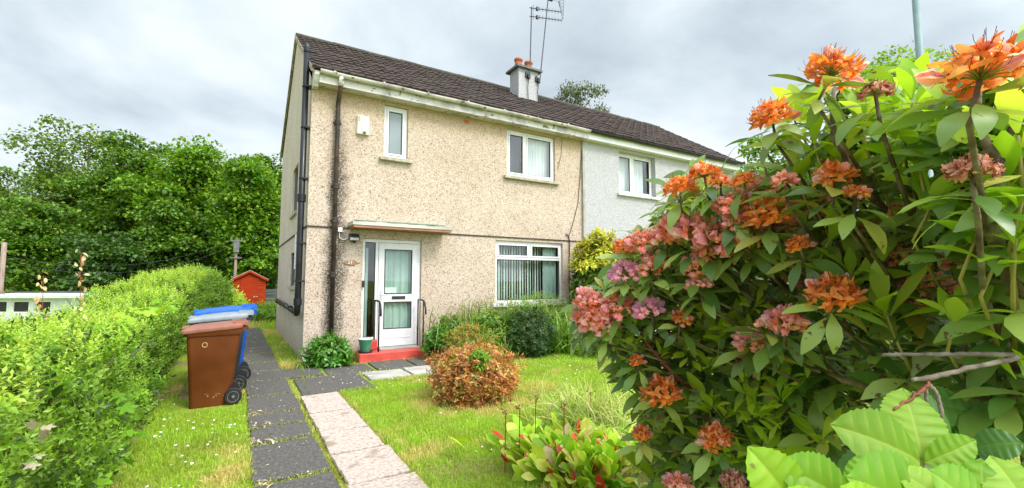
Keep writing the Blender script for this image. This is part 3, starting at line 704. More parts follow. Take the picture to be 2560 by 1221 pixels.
# step, sill of the door and rails
a = Acc(); a.box(1.98, 8.64, -.03, 3.34, Y0 - .002, .165); a.box(2.12, Y0 - .09, .166, 2.40, Y0 + .05, .36); st = a.build('front_step', M_red, house, bevel=.02)
a = Acc(); a.box(2.42, 8.86, .166, 3.2, Y0 + .05, .192); a.build('threshold', M_greyslab, house, bevel=.004)
for x in (2.34, 3.22):
    a = Acc(); a.tube([(x, Y0 - .06, .16), (x, Y0 - .06, 1.12)], .016, 8); a.tube([(x, 8.70, .16), (x, 8.70, 1.10)], .016, 8)
    a.tube([(x, Y0 - .09, 1.12), (x, 8.80, 1.12), (x, 8.70, 1.105), (x, 8.62, 1.05), (x, 8.58, .96), (x, 8.57, .84)], .019, 8)
    a.build('handrail', M_blackpaint, house, smooth=True)

# ---- white half
wh = [(8.98, 3.93, 10.45, 5.12), (12.0, 3.93, 13.4, 5.12), (8.9, .9, 10.6, 2.4)]
YN = Y0 - .05
a = Acc().wall(lambda u, v, d: (u, YN + d, v), XP, X1, -.1, 5.30, wh, .24)
a.add([(XP, YN, -.1), (XP, YN, 5.2), (XP, Y0, 5.2), (XP, Y0, -.1)], [(0, 1, 2, 3)])
a.build('front_wall', M_wh, white)
a = Acc(); a.add([(X1, YN, -.1), (X1, YB, -.1), (X1, YB, 5.35), (X1, YR, ZR - .09), (X1, YN, 5.35)], [(0, 1, 2, 3, 4)])
a.add([(XP, YB, -.1), (X1, YB, -.1), (X1, YB, 5.4), (XP, YB, 5.4)], [(0, 1, 2, 3)]); a.build('gable_wall', M_wh, white)
a = Acc()
for z in (2.55, 5.25): a.add([(XP + .01, Y0 + .3, z), (X1 - .01, Y0 + .3, z), (X1 - .01, YB - .01, z), (XP + .01, YB - .01, z)], [(0, 1, 2, 3)])
a.add([(XP + .01, Y0 + 2.6, -.1), (X1 - .01, Y0 + 2.6, -.1), (X1 - .01, Y0 + 2.6, 5.2), (XP + .01, Y0 + 2.6, 5.2)], [(0, 1, 2, 3)])
a.build('inner_wall', M_room, white)
a = Acc(); a.box(XP - .035, YN - .012, -.05, XP + .03, Y0 + .001, 5.2); a.build('edge_trim', M_greyslab, white)
for k, (p, b, q, t) in enumerate(wh):
    w = window(white, p, q, b, t, YN + .15, mull=((p + q) / 2 - .1 * (k == 0),), sillm=M_upvc, proud=.14, name='window')
    a = Acc(); curtainmesh(a, p, p + (q - p) * .86, b, t, YN + .30, .07, .012, 20 + k); a.build('blind_or_backing', M_net, w, smooth=True)
a = Acc(); 
for x in (8.55, 8.62): a.tube([(x, Y0 - .1, 1.6), (x, Y0 - .1, 2.55), (x + .16 * (x > 8.6), Y0 - .1, 2.56)], .02, 6)
a.build('flue_pipe', M_blackpaint, white)

# ------------------------------------------------------------------ things fixed to the house
t = thing('burglar_alarm', 'cream burglar alarm box beside the narrow upstairs window', 'alarm box', (2.03, Y0, 4.57))
a = Acc(); a.add([(1.90, Y0, 4.40), (2.16, Y0, 4.40), (2.16, Y0, 4.77), (1.90, Y0, 4.77), (1.92, Y0 - .07, 4.40), (2.14, Y0 - .07, 4.40), (2.14, Y0 - .07, 4.77), (1.92, Y0 - .07, 4.77)],
    [(0, 3, 2, 1), (4, 5, 6, 7), (0, 1, 5, 4), (2, 3, 7, 6), (0, 4, 7, 3), (1, 2, 6, 5)]); a.build('case', M_cream, t, bevel=.01)
a = Acc(); a.add([(1.98, Y0 - .071, 4.75), (2.125, Y0 - .071, 4.75), (2.10, Y0 - .095, 4.52), (2.0, Y0 - .095, 4.52), (2.02, Y0 - .072, 4.42), (2.08, Y0 - .072, 4.42)], [(0, 1, 2, 3), (3, 2, 5, 4), (0, 3, 4), (1, 5, 2)]); a.build('cover', M_upvc, t)
a = Acc(); a.lathe([(.0, 0), (.028, 0), (.032, .02), (.018, .04), (0, .045)], (2.05, Y0 - .1, 4.41), 12, axis='z'); a.build('sensor', M_hub, t)
a = Acc()
for i in range(4): a.box(1.927, Y0 - .074, 4.66 + i * .025, 1.965, Y0 - .069, 4.668 + i * .025)
a.build('vent_slot', M_blackpaint, t)
t = thing('security_light', 'small black floodlight wired to a white box left of the door', 'light', (1.92, Y0, 2.35))
a = Acc(); a.box(1.615, Y0 - .045, 2.435, 1.70, Y0, 2.52); a.build('junction_box', M_upvc, t, bevel=.006)
a = Acc(); a.tube([(1.645, Y0 - .02, 2.435), (1.65, Y0 - .02, 2.33), (1.70, Y0 - .02, 2.29), (1.76, Y0 - .02, 2.30), (1.82, Y0 - .02, 2.34)], .008, 6); a.build('cable', M_upvc, t)
a = Acc(); a.add([(1.81, Y0 - .02, 2.32), (2.0, Y0 - .02, 2.32), (1.99, Y0 - .03, 2.42), (1.82, Y0 - .03, 2.42), (1.80, Y0 - .15, 2.27), (2.01, Y0 - .15, 2.27), (2.0, Y0 - .12, 2.385), (1.81, Y0 - .12, 2.385)],
    [(0, 3, 2, 1), (4, 5, 6, 7), (0, 1, 5, 4), (2, 3, 7, 6), (0, 4, 7, 3), (1, 2, 6, 5)]); lh = a.build('lamp_head', M_blackpaint, t, bevel=.008)
a = Acc(); a.add([(1.82, Y0 - .153, 2.28), (1.99, Y0 - .153, 2.28), (1.985, Y0 - .141, 2.33), (1.825, Y0 - .141, 2.33)], [(0, 1, 2, 3)]); a.build('lens', M_rim, lh)
a = Acc(); a.lathe([(0, 2.23), (.03, 2.235), (.04, 2.27), (.02, 2.29)], (1.91, Y0 - .09, 0), 10); a.build('sensor', M_blackpaint, t)
t = thing('number_plaque', 'oval slice of wood with a white house number on the wall', 'house number', (1.88, Y0, 1.86))
a = Acc(); an = np.arange(20) * 2 * pi / 20
el = [(1.875 + .125 * cos(q) * (1 - .1 * (cos(q) > .6)), 1.855 + .052 * sin(q)) for q in an]
a.loft([[(x, Y0, z) for x, z in el], [(x, Y0 - .022, z) for x, z in el]]); a.box(1.725, Y0 - .02, 1.848, 1.76, Y0, 1.858); a.box(1.99, Y0 - .02, 1.85, 2.035, Y0, 1.86)
a.build('plaque', M_timber, t)
cu = bpy.data.curves.new('house_number', 'FONT'); cu.body = '21'; cu.size = .095; cu.extrude = .004; cu.align_x = 'CENTER'; cu.align_y = 'CENTER'; cu.materials.append(M_num)
tmp = bpy.data.objects.new('house_number_outline', cu); COL.objects.link(tmp); bpy.context.view_layer.update()
me = bpy.data.meshes.new_from_object(tmp.evaluated_get(bpy.context.evaluated_depsgraph_get())); bpy.data.objects.remove(tmp)
o = bpy.data.objects.new('house_number', me); COL.objects.link(o); o.parent = t; o.location = (-.02, -.028, -.003); o.rotation_euler = (pi / 2, 0, 0)

def aerial(x, y, z0, x2, z1, booms, label):
    t = thing('tv_aerial', label, 'aerial', (x, y, z0), 'aerials on the chimney')
    a = Acc(); a.tube([(x, y, z0), (x2, y, z1)], .017, 6); a.build('mast', M_metal, t)
    a = Acc(); a.box(x - .06, y - .02, z0 + .02, x + .02, y + .06, z0 + .16); a.box(x - .12, y + .02, z0 + .06, x - .06, y + .06, z0 + .22); a.tube([(x - .03, y, z0 + .05), (x - .05, y + .03, z0 - .25), (x - .03, y + .03, z0 - .85)], .012, 5); a.build('bracket', M_blackpaint, t)
    return t
t = aerial(7.30, 10.98, 7.55, 7.38, 9.86, 2, 'upright aerial with two toothed booms on the chimney')
a = Acc()
for zb in (9.53, 9.80):
    bx = np.array((7.30, 10.98, zb)); dr = unit(np.array((.95, -.32, .0))); a.tube([bx, bx + dr * 1.03], .014, 5)
    for i in range(10):
        p = bx + dr * (.12 + i * .1); h = .11 if i == 0 else .07
        a.tube([p - (0, 0, h), p + (0, 0, h)], .008, 4)
    a.box(bx[0] + .2, bx[1] - .11, zb - .05, bx[0] + .27, bx[1] - .04, zb + .05)
a.build('boom', M_metal, t)
t = aerial(7.66, 10.98, 7.50, 8.02, 10.45, 0, 'leaning taller aerial mast on the right of the chimney')
a = Acc(); c = np.array((8.03, 10.98, 10.36)); a.box(c[0] - .04, c[1] - .04, c[2] - .06, c[0] + .14, c[1] + .04, c[2] + .05)
for k in range(7): a.tube([c + (.1, 0, -.02), c + (.3, -.1, -.08), c + (.45 + .03 * k, -.2 + .05 * k, .12 - .1 * k)], .006, 4)
a.tube([c + (.45, -.2, .12), c + (.63, .1, -.48)], .006, 4); a.build('reflector', M_metal, t)

# ------------------------------------------------------------------ bins
def rrect(x0, x1, y0, y1, z, r=.05, k=5, tilt=0.):
    o = []
    for cx, cy, a0 in ((x1 - r, y1 - r, 0), (x0 + r, y1 - r, pi / 2), (x0 + r, y0 + r, pi), (x1 - r, y0 + r, 1.5 * pi)):
        for i in range(k):
            t = a0 + pi / 2 * i / (k - 1); x = cx + r * cos(t); o.append((x, cy + r * sin(t), z + tilt * x))
    return o
def wheelie(loc, rz, label, mb, ml, badge=False):
    t = thing('wheelie_bin', label, 'wheelie bin', (0, 0, 0), 'wheelie bins along the hedge')
    a = Acc()
    a.loft([rrect(-.25, .17, -.225, .225, .0, .04), rrect(-.255, .175, -.23, .23, .03, .05), rrect(-.262, .19, -.235, .235, .2, .05), rrect(-.27, .235, -.242, .242, .27, .05), rrect(-.32, .29, -.275, .275, .90, .05)])
    a.loft([rrect(-.335, .31, -.287, .287, .885, .05), rrect(-.34, .315, -.292, .292, .90, .05), rrect(-.345, .32, -.295, .295, .955, .05), rrect(-.32, .30, -.27, .27, .96, .05)])
    b = a.build('body', mb, t, smooth=True); m = b.modifiers.new('n', 'EDGE_SPLIT'); m.split_angle = radians(40)
    a = Acc()
    a.loft([rrect(-.375, .315, -.305, .305, .945, .06, tilt=.07), rrect(-.38, .32, -.31, .31, .955, .06, tilt=.07), rrect(-.375, .32, -.305, .305, .985, .06, tilt=.07), rrect(-.34, .30, -.27, .27, 1.0, .06, tilt=.07),
            rrect(-.24, .22, -.19, .19, 1.02, .08, tilt=.07), rrect(-.1, .1, -.06, .06, 1.03, .05, tilt=.07)], cap0=True)
    a.box(.20, -.24, 1.0, .385, -.12, 1.045); a.box(.20, .12, 1.0, .385, .24, 1.045); a.box(-.375, -.14, .975, -.30, .14, .995)
    l = a.build('lid', ml, t, smooth=True); m = l.modifiers.new('n', 'EDGE_SPLIT'); m.split_angle = radians(40)
    a = Acc(); a.tube([(.375, -.25, .955), (.375, .25, .955)], .017, 10); a.box(.29, -.25, .93, .375, -.21, .97); a.box(.29, .21, .93, .375, .25, .97); a.build('handle', mb, t)
    a = Acc(); a.tube([(.235, -.27, .105), (.235, .27, .105)], .012, 8); a.build('axle', M_hub, t)
    for s in (-1, 1):
        y0, y1 = sorted((s * .235, s * .29))
        a = Acc(); a.lathe([(.05, y0), (.095, y0), (.105, y0 + .012), (.105, y1 - .012), (.095, y1), (.068, y1), (.066, y1 - .012), (.05, y1 - .012)], (.235, 0, .105), 24, axis='y')
        w = a.build('wheel', M_tyre, t, smooth=False)
        a = Acc(); yo = s * .290
        a.lathe([(.0, yo - .01), (.018, yo - .01), (.018, yo + .004), (0, yo + .004)], (.235, 0, .105), 10, axis='y')
        for k in range(6):
            q = k * pi / 3; a.tube([(.235 + .012 * cos(q), yo - s * .006, .105 + .012 * sin(q)), (.235 + .066 * cos(q), yo - s * .006, .105 + .066 * sin(q))], .007, 5)
        qq = np.arange(25) * pi / 12; a.tube(np.stack([.235 + .066 * np.cos(qq), np.full(25, yo - s * .004), .105 + .066 * np.sin(qq)], 1), .006, 5)
        a.build('hub', M_hub, w)
    if badge:
        qq = np.arange(25) * pi / 12; a = Acc(); a.tube(np.stack([-.115 + .028 * np.cos(qq), np.full(25, -.266), .775 + .028 * np.sin(qq)], 1), .007, 6)
        a.build('badge', M_badge, t)
        a = Acc(); rr = np.random.default_rng(4)
        for i in range(16):                     # scuffs in the plastic
            x, z = .06 + .07 * rr.normal(), .13 + .03 * rr.normal(); an = rr.random() * 3; l = .008 + .012 * rr.random()
            y = -.2335 - .006 - .0355 * max(0, z - .03) / .17 * .15
            a.add([(x - l * cos(an), y, z - l * sin(an)), (x + l * cos(an), y, z + l * sin(an)), (x + l * cos(an) + .004, y, z + l * sin(an) + .004), (x - l * cos(an), y, z - l * sin(an) + .005)], [(0, 1, 2, 3)])
        a.build('scuff', M_badge, t)
    t.location = loc; t.rotation_euler = (0, 0, rz); t.scale = {'brown': (.90, .95, .96), 'dark ': (1., 1., 1.03), 'blue ': (1.06, 1.05, 1.08)}[label[:5]]; return t
wheelie((-.20, 6.86, 0), .05, 'brown wheelie bin with a faded brown lid, nearest on the grass', M_binbrown, M_binlidb, True)
wheelie((-.15, 7.62, 0), -.02, 'dark grey wheelie bin squeezed between the brown and blue bins', M_bingrey, mott('grey_lid_with_reflection', (.20, .23, .25), (.30, .33, .35), 3., .3))  # the lid's light grey is a reflection put into its colour
wheelie((-.12, 8.30, 0), .04, 'blue wheelie bin furthest from the camera by the hedge', M_binblue, M_binblue)

# ------------------------------------------------------------------ shed, fence, poles, outbuilding, lamp post
t = thing('garden_shed', 'red wooden shed with a closed door at the end of the path', 'shed', (.60, 27.5, 0))
sx0, sx1, sz, pk, sy0, sy1 = -.16, 1.36, 1.60, 2.02, 27.4, 29.2
a = Acc(); nb = 13
for i in range(nb):
    z0, z1 = sz * i / nb, sz * (i + 1) / nb
    for (xa, xb) in ((sx0, .22), (1.02, sx1)): a.add([(xa, sy0 - .03, z0), (xb, sy0 - .03, z0), (xb, sy0, z1), (xa, sy0, z1), (xa, sy0, z0), (xb, sy0, z0)], [(0, 1, 2, 3), (0, 4, 5, 1)])
    for x, s in ((sx0, -1), (sx1, 1)): a.add([(x + s * .03, sy0, z0), (x + s * .03, sy1, z0), (x, sy1, z1), (x, sy0, z1)], [(0, 1, 2, 3)])
mx = (sx0 + sx1) / 2
for i in range(4):
    h0, h1 = i / 4, (i + 1) / 4
    f = lambda h: (sx0 + (mx - sx0) * h, sx1 - (sx1 - mx) * h, sz + (pk - .06 - sz) * h)
    A, B = f(h0), f(h1); a.add([(A[0], sy0 - .03, A[2]), (A[1], sy0 - .03, A[2]), (B[1], sy0, B[2]), (B[0], sy0, B[2])], [(0, 1, 2, 3)])
a.add([(sx0, sy1, 0), (sx1, sy1, 0), (sx1, sy1, sz), (mx, sy1, pk - .06), (sx0, sy1, sz)], [(0, 1, 2, 3, 4)])
a.build('wall', M_shedred, t)
a = Acc(); a.box(.22, sy0 - .04, .08, 1.02, sy0 + .02, 1.62)
dr = a.build('door', mott('red_shed_door', (.26, .022, .005), (.33, .032, .008), 3., .75, spec=.12), t)
a = Acc(); a.box(.84, sy0 - .07, .62, 1.0, sy0 - .04, .66); a.box(.80, sy0 - .08, .60, .85, sy0 - .04, .68); a.build('latch', M_steel, dr)
a = Acc()
for s in (-1, 1):
    e = mx + s * (.76 + .10); ez = sz - (pk - sz) * .10 / .76
    V = [(mx, y, pk + d) for y in (sy0 - .12, sy1 + .1) for d in (-.03, .02)] + [(e, y, ez + d) for y in (sy0 - .12, sy1 + .1) for d in (-.03, .02)]
    a.add(V, [(0, 2, 6, 4), (1, 5, 7, 3), (0, 4, 5, 1), (2, 3, 7, 6), (4, 6, 7, 5)])
a.build('roof', M_felt, t)
a = Acc()
for s in (-1, 1):
    e = mx + s * .85; ez = sz - (pk - sz) * .09 / .76
    V = [(mx, y, pk + d) for y in (sy0 - .15, sy0 - .122) for d in (-.11, -.005)] + [(e, y, ez + d) for y in (sy0 - .15, sy0 - .122) for d in (-.11, -.005)]
    a.add(V, [(0, 4, 5, 1), (2, 3, 7, 6), (0, 2, 6, 4), (1, 5, 7, 3), (4, 6, 7, 5)])
a.build('bargeboard', M_shedred, t)

t = thing('slat_fence', 'low dark grey fence running behind the red shed', 'fence', (1, 30.5, 0))
a = Acc()
for z in range(5): a.box(-9, 30.48, .05 + z * .19, 9, 30.52, .22 + z * .19)
a.build('panel', M_fence, t)
for x in range(-9, 10, 2):
    a = Acc(); a.box(x - .05, 30.42, 0, x + .05, 30.476, 1.05); a.build('post', M_fence, t)

def pole(px, py_top, d, r, label, dark=False, fit=False):
    b = at(px, 700, d); tp = at(px, py_top, d)[2]; z0 = float(gz(b[0], b[1]))
    t = thing('telegraph_pole', label, 'pole', (b[0], b[1], z0), 'wooden poles along the back lane')
    a = Acc(); a.tube([(b[0], b[1], z0 - .1), (b[0], b[1], (z0 + tp) / 2), (b[0], b[1], tp)], [r * 1.1, r, r * .9], 10); a.build('shaft', M_pole, t, smooth=True)
    if dark:
        a = Acc(); a.tube([(b[0], b[1], z0 - .1), (b[0], b[1], CH - .5)], r * 1.45, 10); a.build('sleeve', M_bark, t, smooth=True)
    if fit:
        a = Acc(); a.box(b[0] - .14, b[1] - .24, tp - .75, b[0] + .14, b[1] - .1, tp - .15); a.build('transformer', M_dgrey, t)
        for (w_, z_) in ((.3, .12), (.3, 1.1), (.2, 2.2)): a = Acc(); a.box(b[0] - w_, b[1] - .16, tp - z_, b[0] + w_, b[1] - .1, tp - z_ + .06); a.build('crossarm', M_dgrey, t)
        for k in (-.25, 0, .25): a = Acc(); a.lathe([(.03, tp - .06), (.05, tp), (.03, tp + .08), (0, tp + .1)], (b[0] + k, b[1] - .13, 0), 8); a.build('insulator', M_dgrey, t)
    return np.array((b[0], b[1] - .13, tp))
p1 = pole(587, 598, 26, .075, 'thin telegraph pole with grey fittings behind the red shed', fit=True)
p2 = pole(3, 606, 19, .09, 'weathered wooden pole with a dark sleeve at the left edge', dark=True)
for k, (dx, dz, lb) in enumerate(((-.25, -.05, 'topmost'), (.0, -.28, 'middle'), (.25, -.95, 'lowest'))):
    a = Acc(); A = p1 + (dx, 0, dz); B = p2 + (0, .1, -.55 - .25 * k); tt = np.linspace(0, 1, 24)[:, None]
    P = A * (1 - tt) + B * tt; P[:, 2] -= .9 * 4 * (tt * (1 - tt))[:, 0] * (1 + .1 * k)
    o = a.tube(P, .005, 4).build('overhead_cable', M_metal); tag(o, f'thin sagging overhead wire, {lb} of the three between the poles', 'cable', 'wires between the poles')

b = at(20, 760, 17.5); bz = float(gz(b[0], b[1])); top = at(20, 739, 17.5)[2]
t = thing('outbuilding', 'low pale green boarded outbuilding with small dark windows beyond the hedge', 'outbuilding', (b[0], b[1], bz))
t.rotation_euler = (0, 0, 0)
ex = np.array((cos(YAW), -sin(YAW), 0)); ey = np.array((sin(YAW), cos(YAW), 0)); O = np.array((b[0], b[1], 0.))
q = lambda u, v, z: O + ex * u + ey * v + np.array((0, 0, z))
wins = [(-.70, top - .68, -.02, top - .20), (.15, top - .68, .83, top - .20), (1.0, top - .68, 1.68, top - .20)]
a = Acc().wall(lambda u, v, d: q(u, d, v), -3.0, 2.7, bz - .3, top - .1, wins, .08)
a.add([q(2.7, 0, bz - .3), q(2.7, 3, bz - .3), q(2.7, 3, top - .1), q(2.7, 0, top - .1), q(-3, 3, bz - .3), q(-3, 0, bz - .3), q(-3, 0, top - .1), q(-3, 3, top - .1)], [(0, 1, 2, 3), (4, 5, 6, 7), (1, 4, 7, 2)])
a.build('wall', M_paleboard, t)
def ebox(a, u0, v0, z0, u1, v1, z1): a.add([q(u, v, z) for z in (z0, z1) for v in (v0, v1) for u in (u0, u1)], [(0, 2, 3, 1), (4, 5, 7, 6), (0, 1, 5, 4), (2, 6, 7, 3), (0, 4, 6, 2), (1, 3, 7, 5)])
a = Acc(); ebox(a, -3.2, -.22, top - .098, 2.9, 3.2, top); a.build('roof', M_paleboard, t)
for (u0, z0, u1, z1) in wins:
    a = Acc(); ebox(a, u0, .02, z0, u0 + .05, .07, z1); ebox(a, u1 - .05, .02, z0, u1, .07, z1); ebox(a, u0 + .05, .02, z1 - .05, u1 - .05, .07, z1); ebox(a, u0 + .05, .02, z0, u1 - .05, .07, z0 + .05)
    w = a.build('window', M_upvc, t); a = Acc(); a.add([q(u0, .05, z0), q(u1, .05, z0), q(u1, .05, z1), q(u0, .05, z1)], [(0, 1, 2, 3)]); a.build('pane', M_blackpaint, w)

b = at(2341, 700, 10.5)
t = thing('lamp_post', 'tall grey green lamp post rising behind the rhododendron', 'lamp post', (b[0], b[1], 0))
a = Acc(); a.tube([(b[0], b[1], 0), (b[0], b[1], 1.4), (b[0], b[1], 1.42), (b[0], b[1], 9.5)], [.12, .12, .085, .07], 14); pl = a.build('column', M_lamp, t, smooth=True)
a = Acc(); a.tube([(b[0], b[1], 9.45), (b[0] + .3, b[1] - .5, 9.9), (b[0] + .7, b[1] - 1.2, 10.0)], .04, 8); a.build('arm', M_lamp, t, smooth=True)
a = Acc(); a.loft([rrect(b[0] + .5, b[0] + 1.1, b[1] - 1.45, b[1] - 1.15, z, .1) for z in (9.92, 10.0, 10.06)]); a.build('lantern', M_dgrey, t)

# ------------------------------------------------------------------ pots
def potm(name, label, c, r, h, mat, rimm=None, saucer=False, cat='plant pot'):
    t = thing(name, label, cat, c)
    a = Acc(); x, y, z = c
    a.lathe([(r * .62, z), (r * .66, z + .01), (r * .86, z + h * .5), (r * .98, z + h * .86), (r * 1.06, z + h * .87), (r * 1.08, z + h), (r * .98, z + h), (r * .92, z + h * .85), (r * .5, z + h * .8)], (x, y, 0), 28)
    a.build('pot', mat, t, smooth=True).modifiers.new('n', 'EDGE_SPLIT').split_angle = radians(45)
    if rimm:
        a = Acc(); a.lathe([(r * 1.02, z + h * .985), (r * 1.10, z + h * .99), (r * 1.09, z + h * 1.05), (r * .98, z + h * 1.05), (r * .95, z + h * .9)], (x, y, 0), 28); a.build('rim', rimm, t, smooth=True)
    a = Acc(); a.lathe([(0, z + h * .88), (r * .94, z + h * .86), (r * .94, z + h * .8)], (x, y, 0), 20); a.build('soil', M_soil, t)
    if saucer:
        a = Acc(); a.lathe([(r * .5, z - .012), (r * 1.0, z - .01), (r * 1.12, z + .02), (r * 1.06, z + .022), (r * .95, z)], (x, y, 0), 24); a.build('saucer', M_blackpaint, t, smooth=True)
    return t
potm('flower_pot', 'green glazed pot with a pale rim standing on the red step', (2.12, 8.78, .178), .125, .235, M_potg, M_rim, True)
potm('flower_pot', 'teal plastic pot half hidden by the glossy green peony', (1.16, 8.62, 0), .15, .24, M_pott, M_rim)
potm('flower_pot', 'dark red pot at the right end of the step under a leafy plant', (3.36, 8.30, 0), .20, .20, M_potr)

# ------------------------------------------------------------------ trees
TL = [leafT(1, .8, 2, .22, .5), lobedT(3)]
def tree(base, h, R, crown0, n, leaf, mat, label, seed, cat='tree', kind='broadleaf_tree', group='trees behind the garden', clumps=34, flat=.55, fill=.30, trunk=.2, droop=.15, sx=1., T=None, shell=.75, top=1.0, name=None):
    r = np.random.default_rng(seed); base = np.asarray(base, float)
    t = thing(kind, label, cat, base, group)
    if kind == 'broadleaf_tree': n = int(n * 2.3); leaf *= .62; h *= 1.03
    cz = base[2] + (crown0 + h) / 2; hz = (h - crown0) / 2
    C = []; clumps = int(clumps * 1.7) if kind == 'broadleaf_tree' else clumps; flat = flat * .6 + .38
    while len(C) < clumps:
        d = r.normal(size=3); d /= np.linalg.norm(d); rad = r.random() ** .4
        p = d * rad * np.array((R * sx, R, hz)) * .84
        wob = .85 + .3 * r.random(); p *= wob
        if p[2] > 0: p[:2] *= top
        C.append(p + (base[0], base[1], cz))
    C = np.array(C); cr = R * (.15 + .24 * r.random(clumps))
    k = r.choice(clumps, n, p=cr ** 2 / np.sum(cr ** 2))
    d = rdir(n, r); d[:, 2] = np.where(d[:, 2] < -.1, -d[:, 2], d[:, 2])
    rr = shell + (1 - shell) * r.random(n) ** .5; rr *= .75 + .5 * r.random(n) ** 1.5
    P = C[k] + d * (cr[k] * rr)[:, None] * np.array((1, 1, flat))
    fl = r.random(n) < fill; q = rdir(n, r) * (r.random(n) ** .45)[:, None] * np.array((R * sx, R, hz)) * .88 + (base[0], base[1], cz); P = np.where(fl[:, None], q, P)
    up = unit(d * .5 + np.array((0, 0, .9)) + r.normal(size=(n, 3)) * .32)
    ld = unit(r.normal(size=(n, 3)) * .8 + d * .8 - np.array((0, 0, droop * 2)))
    s = leaf * (.7 + .6 * r.random(n)); a = Acc()
    T = T or TL; w = r.integers(0, len(T), n)
    for i, q in enumerate(T): m = w == i; a.scatter(q, frames(ld[m], up[m], s[m]), P[m])
    a.build('crown', mat, t)
    a = Acc(); tz = base[2] + h * .55
    tr = [base + (0, 0, -.3), base + (.1 * trunk, 0, crown0 * .7 + .3), np.array((base[0] + .15, base[1], tz)), np.array((base[0], base[1] + .1, base[2] + h * .85))]
    a.tube(tr, [trunk * 1.25, trunk, trunk * .6, trunk * .12], 8)
    for c in C[:: max(1, clumps // 22)]:
        z0 = max(base[2] + crown0 * .5, min(tz, c[2] - R * .5)); s0 = np.array((base[0] + .05, base[1], z0)); mid = s0 * .45 + c * .55 + np.array((0, 0, -.12 * R * .4)) + r.normal(size=3) * .05 * R
        a.tube([s0, mid, c], [trunk * .42, trunk * .22, trunk * .05], 5)
    a.build('trunk', M_bark, t, smooth=True); return t
def skyl(px, py_top, hw, d, crown0=.6):        # (ground point, height, radius) of a tree seen at px with its top at py_top
    b = at(px, 700, d); z = float(gz(b[0], b[1])); return np.array((b[0], b[1], z)), at(px, py_top, d)[2] - z, hw * d / F
LT = [
 (195, 288, 150, 37, .9, 14000, .38, 2, 'tallest tree on the left skyline with thin airy branches', 40, .75),
 (15, 405, 125, 40, .8, 10000, .42, 2, 'thin olive tree filling the far left edge', 26, .7),
 (330, 322, 130, 34, .8, 12000, .38, 0, 'dense dark green tree left of the two rounded crowns', 36, .55),
 (480, 316, 130, 33, .8, 12500, .38, 1, 'broad bright green tree with the rounded crown mid left', 36, .55),
 (615, 372, 105, 30, .7, 11000, .35, 1, 'bright green tree standing right behind the red shed', 34, .5),
 (690, 362, 85, 39, .8, 7000, .4, 0, 'darker tree showing against the gable of the house', 26, .55),
 (95, 500, 110, 29, .1, 8500, .33, 0, 'bushy low tree behind the pale outbuilding', 30, .5),
 (285, 575, 115, 27, .1, 8000, .33, 3, 'low spreading sycamore over the far end of the hedge', 30, .45),
 (430, 490, 100, 29.5, .1, 8500, .33, 0, 'low leafy sycamore left of the telegraph pole', 28, .45),
 (640, 520, 90, 31.5, .1, 7500, .33, 3, 'dark bushy tree between the telegraph pole and the gable', 26, .5),
]
for i, (px, pt, hw, d, c0, n, lf, mi, lb, cl, fl) in enumerate(LT):
    b, h, R = skyl(px, pt, hw, d)
    tree(b, h, R, c0, n, lf, M_tree[mi], lb, 100 + i, clumps=cl, flat=fl, trunk=.22, kind='broadleaf_tree', group='trees behind the garden')
b, h, R = skyl(1462, 165, 70, 36)
tree(b, h, R * 1.4, 8., 8000, .22, M_birch, 'wispy windblown birch above the roof ridge', 140, fill=.05, kind='birch_tree', clumps=30, flat=.9, trunk=.16, droop=.5, T=[leafT(1, .5, 2, .1, .3)], shell=.4)
RT = [(1950, 330, 120, 24, .8, 7000, .30, 1, 'bright green tree just past the right end of the roof', 26, .6),
      (2290, 55, 150, 21, 1.0, 5200, .24, 4, 'lime green acer with open layered branches beside the lamp post', 30, .35),
      (2110, 300, 110, 25, .8, 6500, .30, 4, 'lime green tree seen through the rhododendron shoots', 24, .5),
      (2500, 260, 130, 18, .5, 5500, .24, 4, 'lime tree behind the big right hand flower head', 24, .5),
      (1780, 520, 130, 27, .2, 5000, .33, 0, 'green tree low behind the white house end', 24, .5)]
for i, (px, pt, hw, d, c0, n, lf, mi, lb, cl, fl) in enumerate(RT):
    b, h, R = skyl(px, pt, hw, d)
    if i == 4: continue
    tree(b, h, R, c0, n, lf, M_tree[mi], lb, 200 + i, clumps=cl, flat=fl, trunk=.14, group='trees right of the house')
# far wood closing the view: nobody could count its stems
r = np.random.default_rng(5); a = Acc(); n = 16000
px = r.uniform(-420, 760, n); d = r.uniform(42, 50, n); B = np.stack([at(p, 700, q) for p, q in zip(px, d)]); hz = 2 + 5.5 * vnoise(px, px * 0, .008, 3)
P = np.stack([B[:, 0], B[:, 1], -1.5 + hz * r.random(n) ** .8 * 1.1], 1)
up = unit(np.array((0, 0, .7)) + r.normal(size=(n, 3)) * .5); a.scatter(TL[0], frames(rdir(n, r), up, .5 + .5 * r.random(n)), P)
px = r.uniform(1900, 3300, n // 2); d = r.uniform(30, 36, n // 2); B = np.stack([at(p, 700, q) for p, q in zip(px, d)])
P = np.stack([B[:, 0], B[:, 1], 5 * r.random(n // 2) ** .8], 1); up = unit(np.array((0, 0, .7)) + r.normal(size=(n // 2, 3)) * .5); a.scatter(TL[0], frames(rdir(n // 2, r), up, .5 + .4 * r.random(n // 2)), P)
o = a.build('far_wood', M_tree[3]); tag(o, 'dark far-off wood behind the nearer trees', 'wood'); struct(o, 'stuff')

